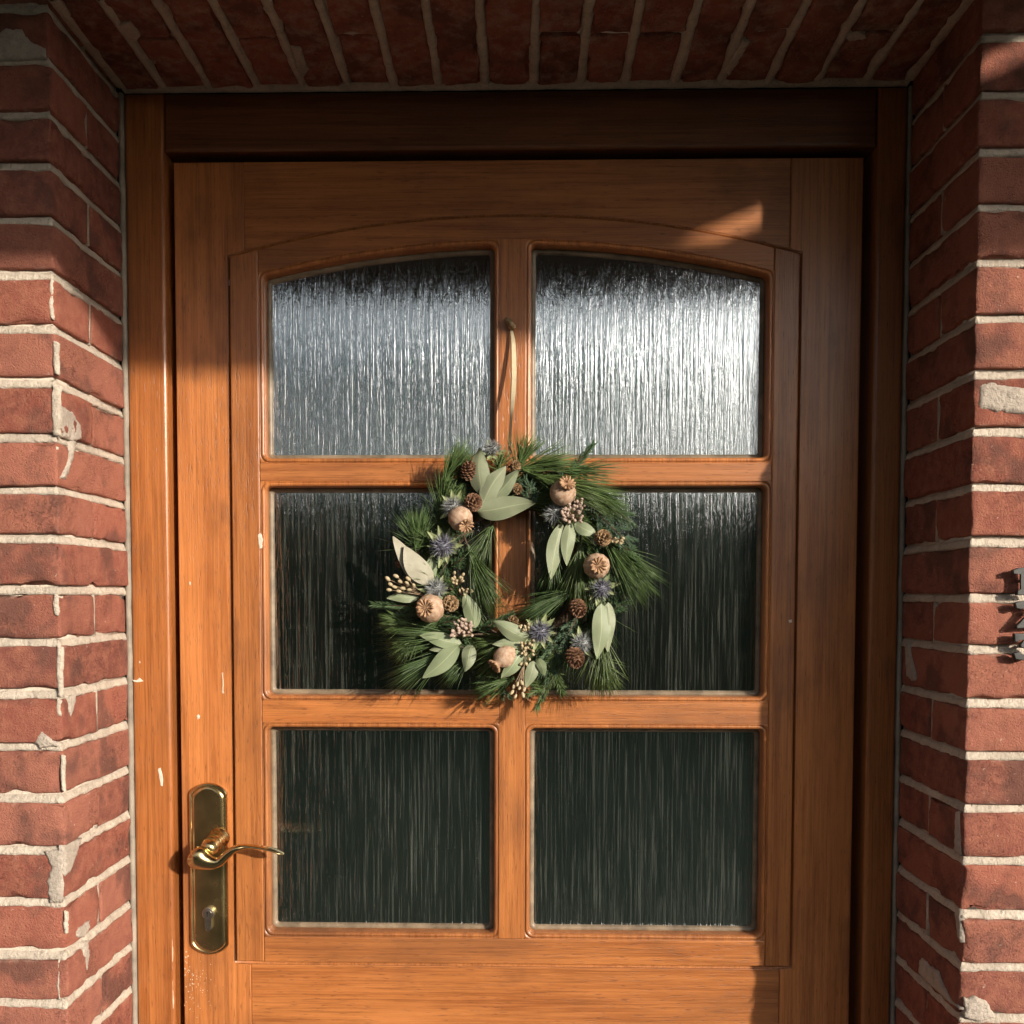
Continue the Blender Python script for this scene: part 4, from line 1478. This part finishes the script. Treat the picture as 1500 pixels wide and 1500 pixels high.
def pod(px, py, rpx, axis, y0=-0.072, slim=1.0):
    "dried poppy head: ribbed bulb and a scalloped crown"
    c = at(px, py, y0)
    R = rpx / 1000 * 0.95
    a, b, n_ = frame_of(Vector(axis))
    prof = [(-1.25, .10), (-1.15, .22), (-0.95, .52), (-0.6, .86), (-.2, 1.0), (.2, .97), (.5, .80), (.72, .55), (.82, .42), (.92, .38), (1.0, .40)]
    SEG = 36
    vs, fs = [], []
    for h, r_ in prof:
        for k in range(SEG):
            t = 2 * math.pi * k / SEG
            rr = R * r_ * slim * (1 + 0.025 * math.cos(12 * t) + .05 * noise.noise(Vector((math.cos(t) * 1.5 + px, math.sin(t) * 1.5, h * 1.5))))
            vs.append(c + n_ * (h * R) + (a * math.cos(t) + b * math.sin(t)) * rr)
    for i in range(len(prof) - 1):
        for k in range(SEG):
            k2 = (k + 1) % SEG
            fs.append((i * SEG + k, i * SEG + k2, (i + 1) * SEG + k2, (i + 1) * SEG + k))
    fs.append(tuple(range(SEG))[::-1])
    fs.append(tuple((len(prof) - 1) * SEG + k for k in range(SEG)))
    bm = bmesh.new()
    bv = [bm.verts.new(v) for v in vs]
    for f in fs:
        bm.faces.new([bv[i] for i in f])
    po = from_bm('poppy_pod', bm, M['pod'], wr, True, origin=c)
    # crown: twelve ridged lobes
    NL_ = 12
    vs, fs = [], []
    SEG = NL_ * 6
    rows_ = [(0.04, .06), (.16, .04), (.38, .10), (.52, .19), (.61, .14), (.58, .02), (.36, -.02), (.30, -.10)]
    for r_, h in rows_:
        for k in range(SEG):
            t = 2 * math.pi * k / SEG
            lob = math.cos(NL_ * t)
            rr = R * r_ * (1 + (.13 * lob if r_ > .5 and h > 0 else 0))
            hh = R * (1.0 + h + (.075 * lob if 0 < h and r_ > .1 else 0))
            vs.append(c + n_ * hh + (a * math.cos(t) + b * math.sin(t)) * rr)
    for i in range(len(rows_) - 1):
        for k in range(SEG):
            k2 = (k + 1) % SEG
            fs.append((i * SEG + k, (i + 1) * SEG + k, (i + 1) * SEG + k2, i * SEG + k2))
    fs.append(tuple(range(SEG)))
    bm = bmesh.new()
    bv = [bm.verts.new(v) for v in vs]
    for f in fs:
        bm.faces.new([bv[i] for i in f])
    from_bm('pod_crown', bm, M['crown'], po, True, origin=c + n_ * R)


pod(675, 760, 18, (.45, -.75, -.60))
pod(825, 721, 19, (.22, -.75, .50))
pod(874, 829, 19, (.05, -1, .0))
pod(630, 891, 21, (-.22, -1, .05))
pod(738, 963, 18, (-.70, -.40, -.62), -.070, .86)


def cone(px, py, rpx, axis, mat='cone', y0=-.068, n=70, egg=1.25):
    "small alder cone: spiral of overlapping scales"
    c = at(px, py, y0)
    R = rpx / 1000 * 0.86
    a, b, n_ = frame_of(Vector(axis))
    vs, fs = [], []
    g_ = math.pi * (3 - math.sqrt(5))
    for i in range(n):
        h = 1 - 1.8 * (i + .5) / n
        r_ = math.sqrt(max(0, 1 - h * h))
        t = i * g_
        rad_ = a * math.cos(t) + b * math.sin(t)
        p = c + n_ * (h * R * egg * .85) + rad_ * (r_ * R * .80)
        nn = (n_ * (h * .8 + .35) + rad_ * r_).normalized()
        tt = nn.cross(n_ if abs(nn.dot(n_)) < .95 else a).normalized()
        uu = nn.cross(tt)
        s = R * .27
        k = len(vs)
        vs += [p - tt * s, p - uu * s * .3 + nn * s * .3, p + tt * s, p + tt * s * .85 + nn * s * 1.15 + uu * s * .2, p + nn * s * 1.45 + uu * s * .1, p - tt * s * .85 + nn * s * 1.15 + uu * s * .2, p + uu * s * .8]
        fs += [(k, k + 1, k + 4, k + 5), (k + 1, k + 2, k + 3, k + 4), (k, k + 5, k + 6), (k + 2, k + 6, k + 3), (k + 5, k + 4, k + 3, k + 6)]
    # solid heart
    m = len(vs)
    for i in range(7):
        th = math.pi * i / 6
        for k in range(10):
            t = 2 * math.pi * k / 10
            vs.append(c + n_ * (math.cos(th) * R * egg * .85) + (a * math.cos(t) + b * math.sin(t)) * (math.sin(th) * R * .82))
    for i in range(6):
        for k in range(10):
            fs.append((m + i * 10 + k, m + i * 10 + (k + 1) % 10, m + (i + 1) * 10 + (k + 1) % 10, m + (i + 1) * 10 + k))
    mesh('alder_cone', vs, fs, M[mat], wr, False, loc=c)


cone(686, 690, 12, (.35, -.5, .8), 'cone', -.060, 70, 1.4)
cone(693, 736, 13, (.1, -1, .1), 'cone')
cone(883, 788, 12, (.1, -1, .1), 'cone_pale')
cone(846, 891, 13, (.1, -.8, -.5), 'cone')
cone(842, 963, 14, (.15, -.6, -.6), 'cone', -.070)
cone(660, 884, 12, (.2, -1, 0), 'cone_pale', -.070, 46, .9)
cone(751, 911, 9, (.1, -.8, .4), 'cone_pale', -.050)
cone(755, 683, 8, (.1, -.8, .4), 'cone_pale', -.050)
cone(757, 716, 8, (.1, -.8, -.4), 'cone_pale', -.050)
cone(585, 826, 6, (-.4, -.8, 0), 'cone', -.040, 30)


def spike(vs, fs, p, d, L, w):
    a, b, _ = frame_of(d)
    k = len(vs)
    for t in (0, 2.094, 4.189):
        vs.append(p + a * math.cos(t) * w + b * math.sin(t) * w)
    vs.append(p + d * L)
    fs += [(k, k + 1, k + 3), (k + 1, k + 2, k + 3), (k + 2, k, k + 3)]


def thistle(px, py, rpx, axis, mat, y0=-.066, nb=9, br=1.5):
    c = at(px, py, y0)
    R = rpx / 1000
    a, b, n_ = frame_of(Vector(axis))
    vs, fs = [], []
    g_ = math.pi * (3 - math.sqrt(5))
    n = 150
    for i in range(n):
        h = 1 - 1.35 * (i + .5) / n
        r_ = math.sqrt(max(0, 1 - h * h))
        t = i * g_
        d = (n_ * h + (a * math.cos(t) + b * math.sin(t)) * r_).normalized()
        d = (d + Vector((rw.gauss(0, .08), rw.gauss(0, .08), rw.gauss(0, .08)))).normalized()
        spike(vs, fs, c + d * R * .45, d, R * rw.uniform(.45, .85), R * .048)
    m = len(vs)
    for i in range(7):
        th = math.pi * i / 6
        for k in range(10):
            t = 2 * math.pi * k / 10
            vs.append(c + (n_ * math.cos(th) + (a * math.cos(t) + b * math.sin(t)) * math.sin(th)) * R * .56)
    for i in range(6):
        for k in range(10):
            fs.append((m + i * 10 + k, m + i * 10 + (k + 1) % 10, m + (i + 1) * 10 + (k + 1) % 10, m + (i + 1) * 10 + k))
    th_ = mesh('thistle_head', vs, fs, M[mat], wr, False, loc=c)
    vs, fs = [], []
    for i in range(nb):
        t = 2 * math.pi * (i + rw.uniform(-.2, .2)) / nb
        rd = (a * math.cos(t) + b * math.sin(t))
        tn = n_.cross(rd)
        L = R * br * rw.uniform(.75, 1.2)
        k = len(vs)
        base = c - n_ * R * .45
        q = [(0.3, .06, 0), (.55, .15, .1), (.75, .09, .18), (1.0, 0.008, .30)]
        for f_, ww, up in q:
            for sgn in (-1, 0, 1):
                vs.append(base + rd * (L * f_) + tn * (sgn * ww * L) + n_ * (up * L * .6 - (0.03 * L if sgn == 0 else 0)))
        for j in range(3):
            for e_ in range(2):
                fs.append((k + j * 3 + e_, k + j * 3 + e_ + 1, k + (j + 1) * 3 + e_ + 1, k + (j + 1) * 3 + e_))
        # side thorns
        for f_, sgn in ((.5, 1), (.55, -1), (.72, 1), (.75, -1)):
            spike(vs, fs, base + rd * L * f_ + n_ * L * .07, (rd * .6 + tn * sgn * .8).normalized(), L * .22, L * .022)
    mesh('bract', vs, fs, M['bract'], th_, False, loc=c)


thistle(664, 742, 15, (-.1, -1, .1), 'thistle_g')
thistle(650, 800, 18, (0, -1, 0), 'thistle_v', -.068, 10)
thistle(639, 862, 16, (.1, -.8, .5), 'thistle_g', -.066)
thistle(813, 752, 15, (-.2, -.9, 0), 'thistle_g', -.060)
thistle(881, 862, 16, (.1, -.9, -.1), 'thistle_v', -.062)
thistle(792, 925, 17, (.1, -1, 0), 'thistle_v', -.066, 10)
thistle(853, 942, 15, (.1, -.9, .2), 'thistle_g', -.060)
thistle(722, 657, 13, (0, -.6, .6), 'thistle_g', -.050, 10, 1.7)


def buds(pts, ends, rpx, mat, y0=-.068, elong=1.6, name='seed_cluster'):
    "branching stalks that carry oval buds; pts = buds as px, ends = the stalk base"
    c0 = at(*ends, y0 + .010)
    vs, fs = [], []
    tv, tf = [], []
    for (x, y) in pts:
        p = at(x, y, y0 + rw.uniform(-.004, .003))
        d = (p - c0)
        if d.length < 1e-5:
            continue
        dn = d.normalized()
        dn = (dn + Vector((rw.gauss(0, .35), -.25, rw.gauss(0, .35)))).normalized()
        a, b, n_ = frame_of(dn)
        R = rpx / 1000 * rw.uniform(.8, 1.15)
        k = len(vs)
        for i in range(6):
            th = math.pi * i / 5
            for q in range(7):
                t = 2 * math.pi * q / 7
                vs.append(p - n_ * (math.cos(th) * R * elong) + (a * math.cos(t) + b * math.sin(t)) * math.sin(th) * R)
        for i in range(5):
            for q in range(7):
                fs.append((k + i * 7 + q, k + i * 7 + (q + 1) % 7, k + (i + 1) * 7 + (q + 1) % 7, k + (i + 1) * 7 + q))
        midp = c0.lerp(p, .55) + Vector((rw.gauss(0, .001), .002, rw.gauss(0, .001)))
        v_, f_ = tube_data([c0, midp, p], [.0008, .0006, .0005], 5)
        kk = len(tv)
        tv += v_
        tf += [tuple(i + kk for i in f) for f in f_]
    st = mesh(name, tv, tf, M['pale_twig'], wr, True, loc=c0)
    o = mesh('buds', vs, fs, M[mat], st, True, loc=c0)
    o['kind'] = 'stuff'


def cl(cx, cy, sx, sy, n):
    return [(cx + rw.uniform(-sx, sx), cy + rw.uniform(-sy, sy)) for _ in range(n)]


buds([(568, 848), (572, 856), (580, 844), (586, 852), (578, 860), (590, 862), (596, 854), (600, 864), (606, 858), (584, 866), (570, 864), (598, 848)], (620, 872), 2.6, 'bud')
buds(cl(838, 748, 15, 17, 60), (838, 760), 2.4, 'bud_pink', -.072, 1.2)
buds([(846, 733), (851, 737), (856, 741), (842, 735), (852, 731)], (842, 745), 1.8, 'bud_pink', -.074, 1.3)
buds(cl(670, 847, 9, 8, 14), (666, 860), 2.2, 'bud', -.066)
buds(cl(678, 922, 17, 10, 34), (690, 930), 2.3, 'bud_pink', -.070, 1.4)
buds(cl(674, 914, 8, 7, 14), (690, 930), 2.2, 'bud_pink', -.072, 1.4)
buds([(750, 1014), (755, 1020), (761, 1008), (768, 1010), (758, 1002), (766, 1018), (752, 1006), (764, 1000)], (768, 972), 2.4, 'bud', -.070, 1.7)
buds(cl(772, 955, 10, 18, 26), (770, 945), 2.1, 'bud', -.070, 1.4)
buds(cl(768, 920, 7, 6, 12), (775, 930), 2.2, 'bud', -.066, 1.4)
buds(cl(904, 793, 9, 6, 12), (890, 788), 1.9, 'bud', -.060, 1.5)
buds(cl(683, 866, 10, 6, 10), (672, 872), 1.8, 'bud', -.060, 1.5)
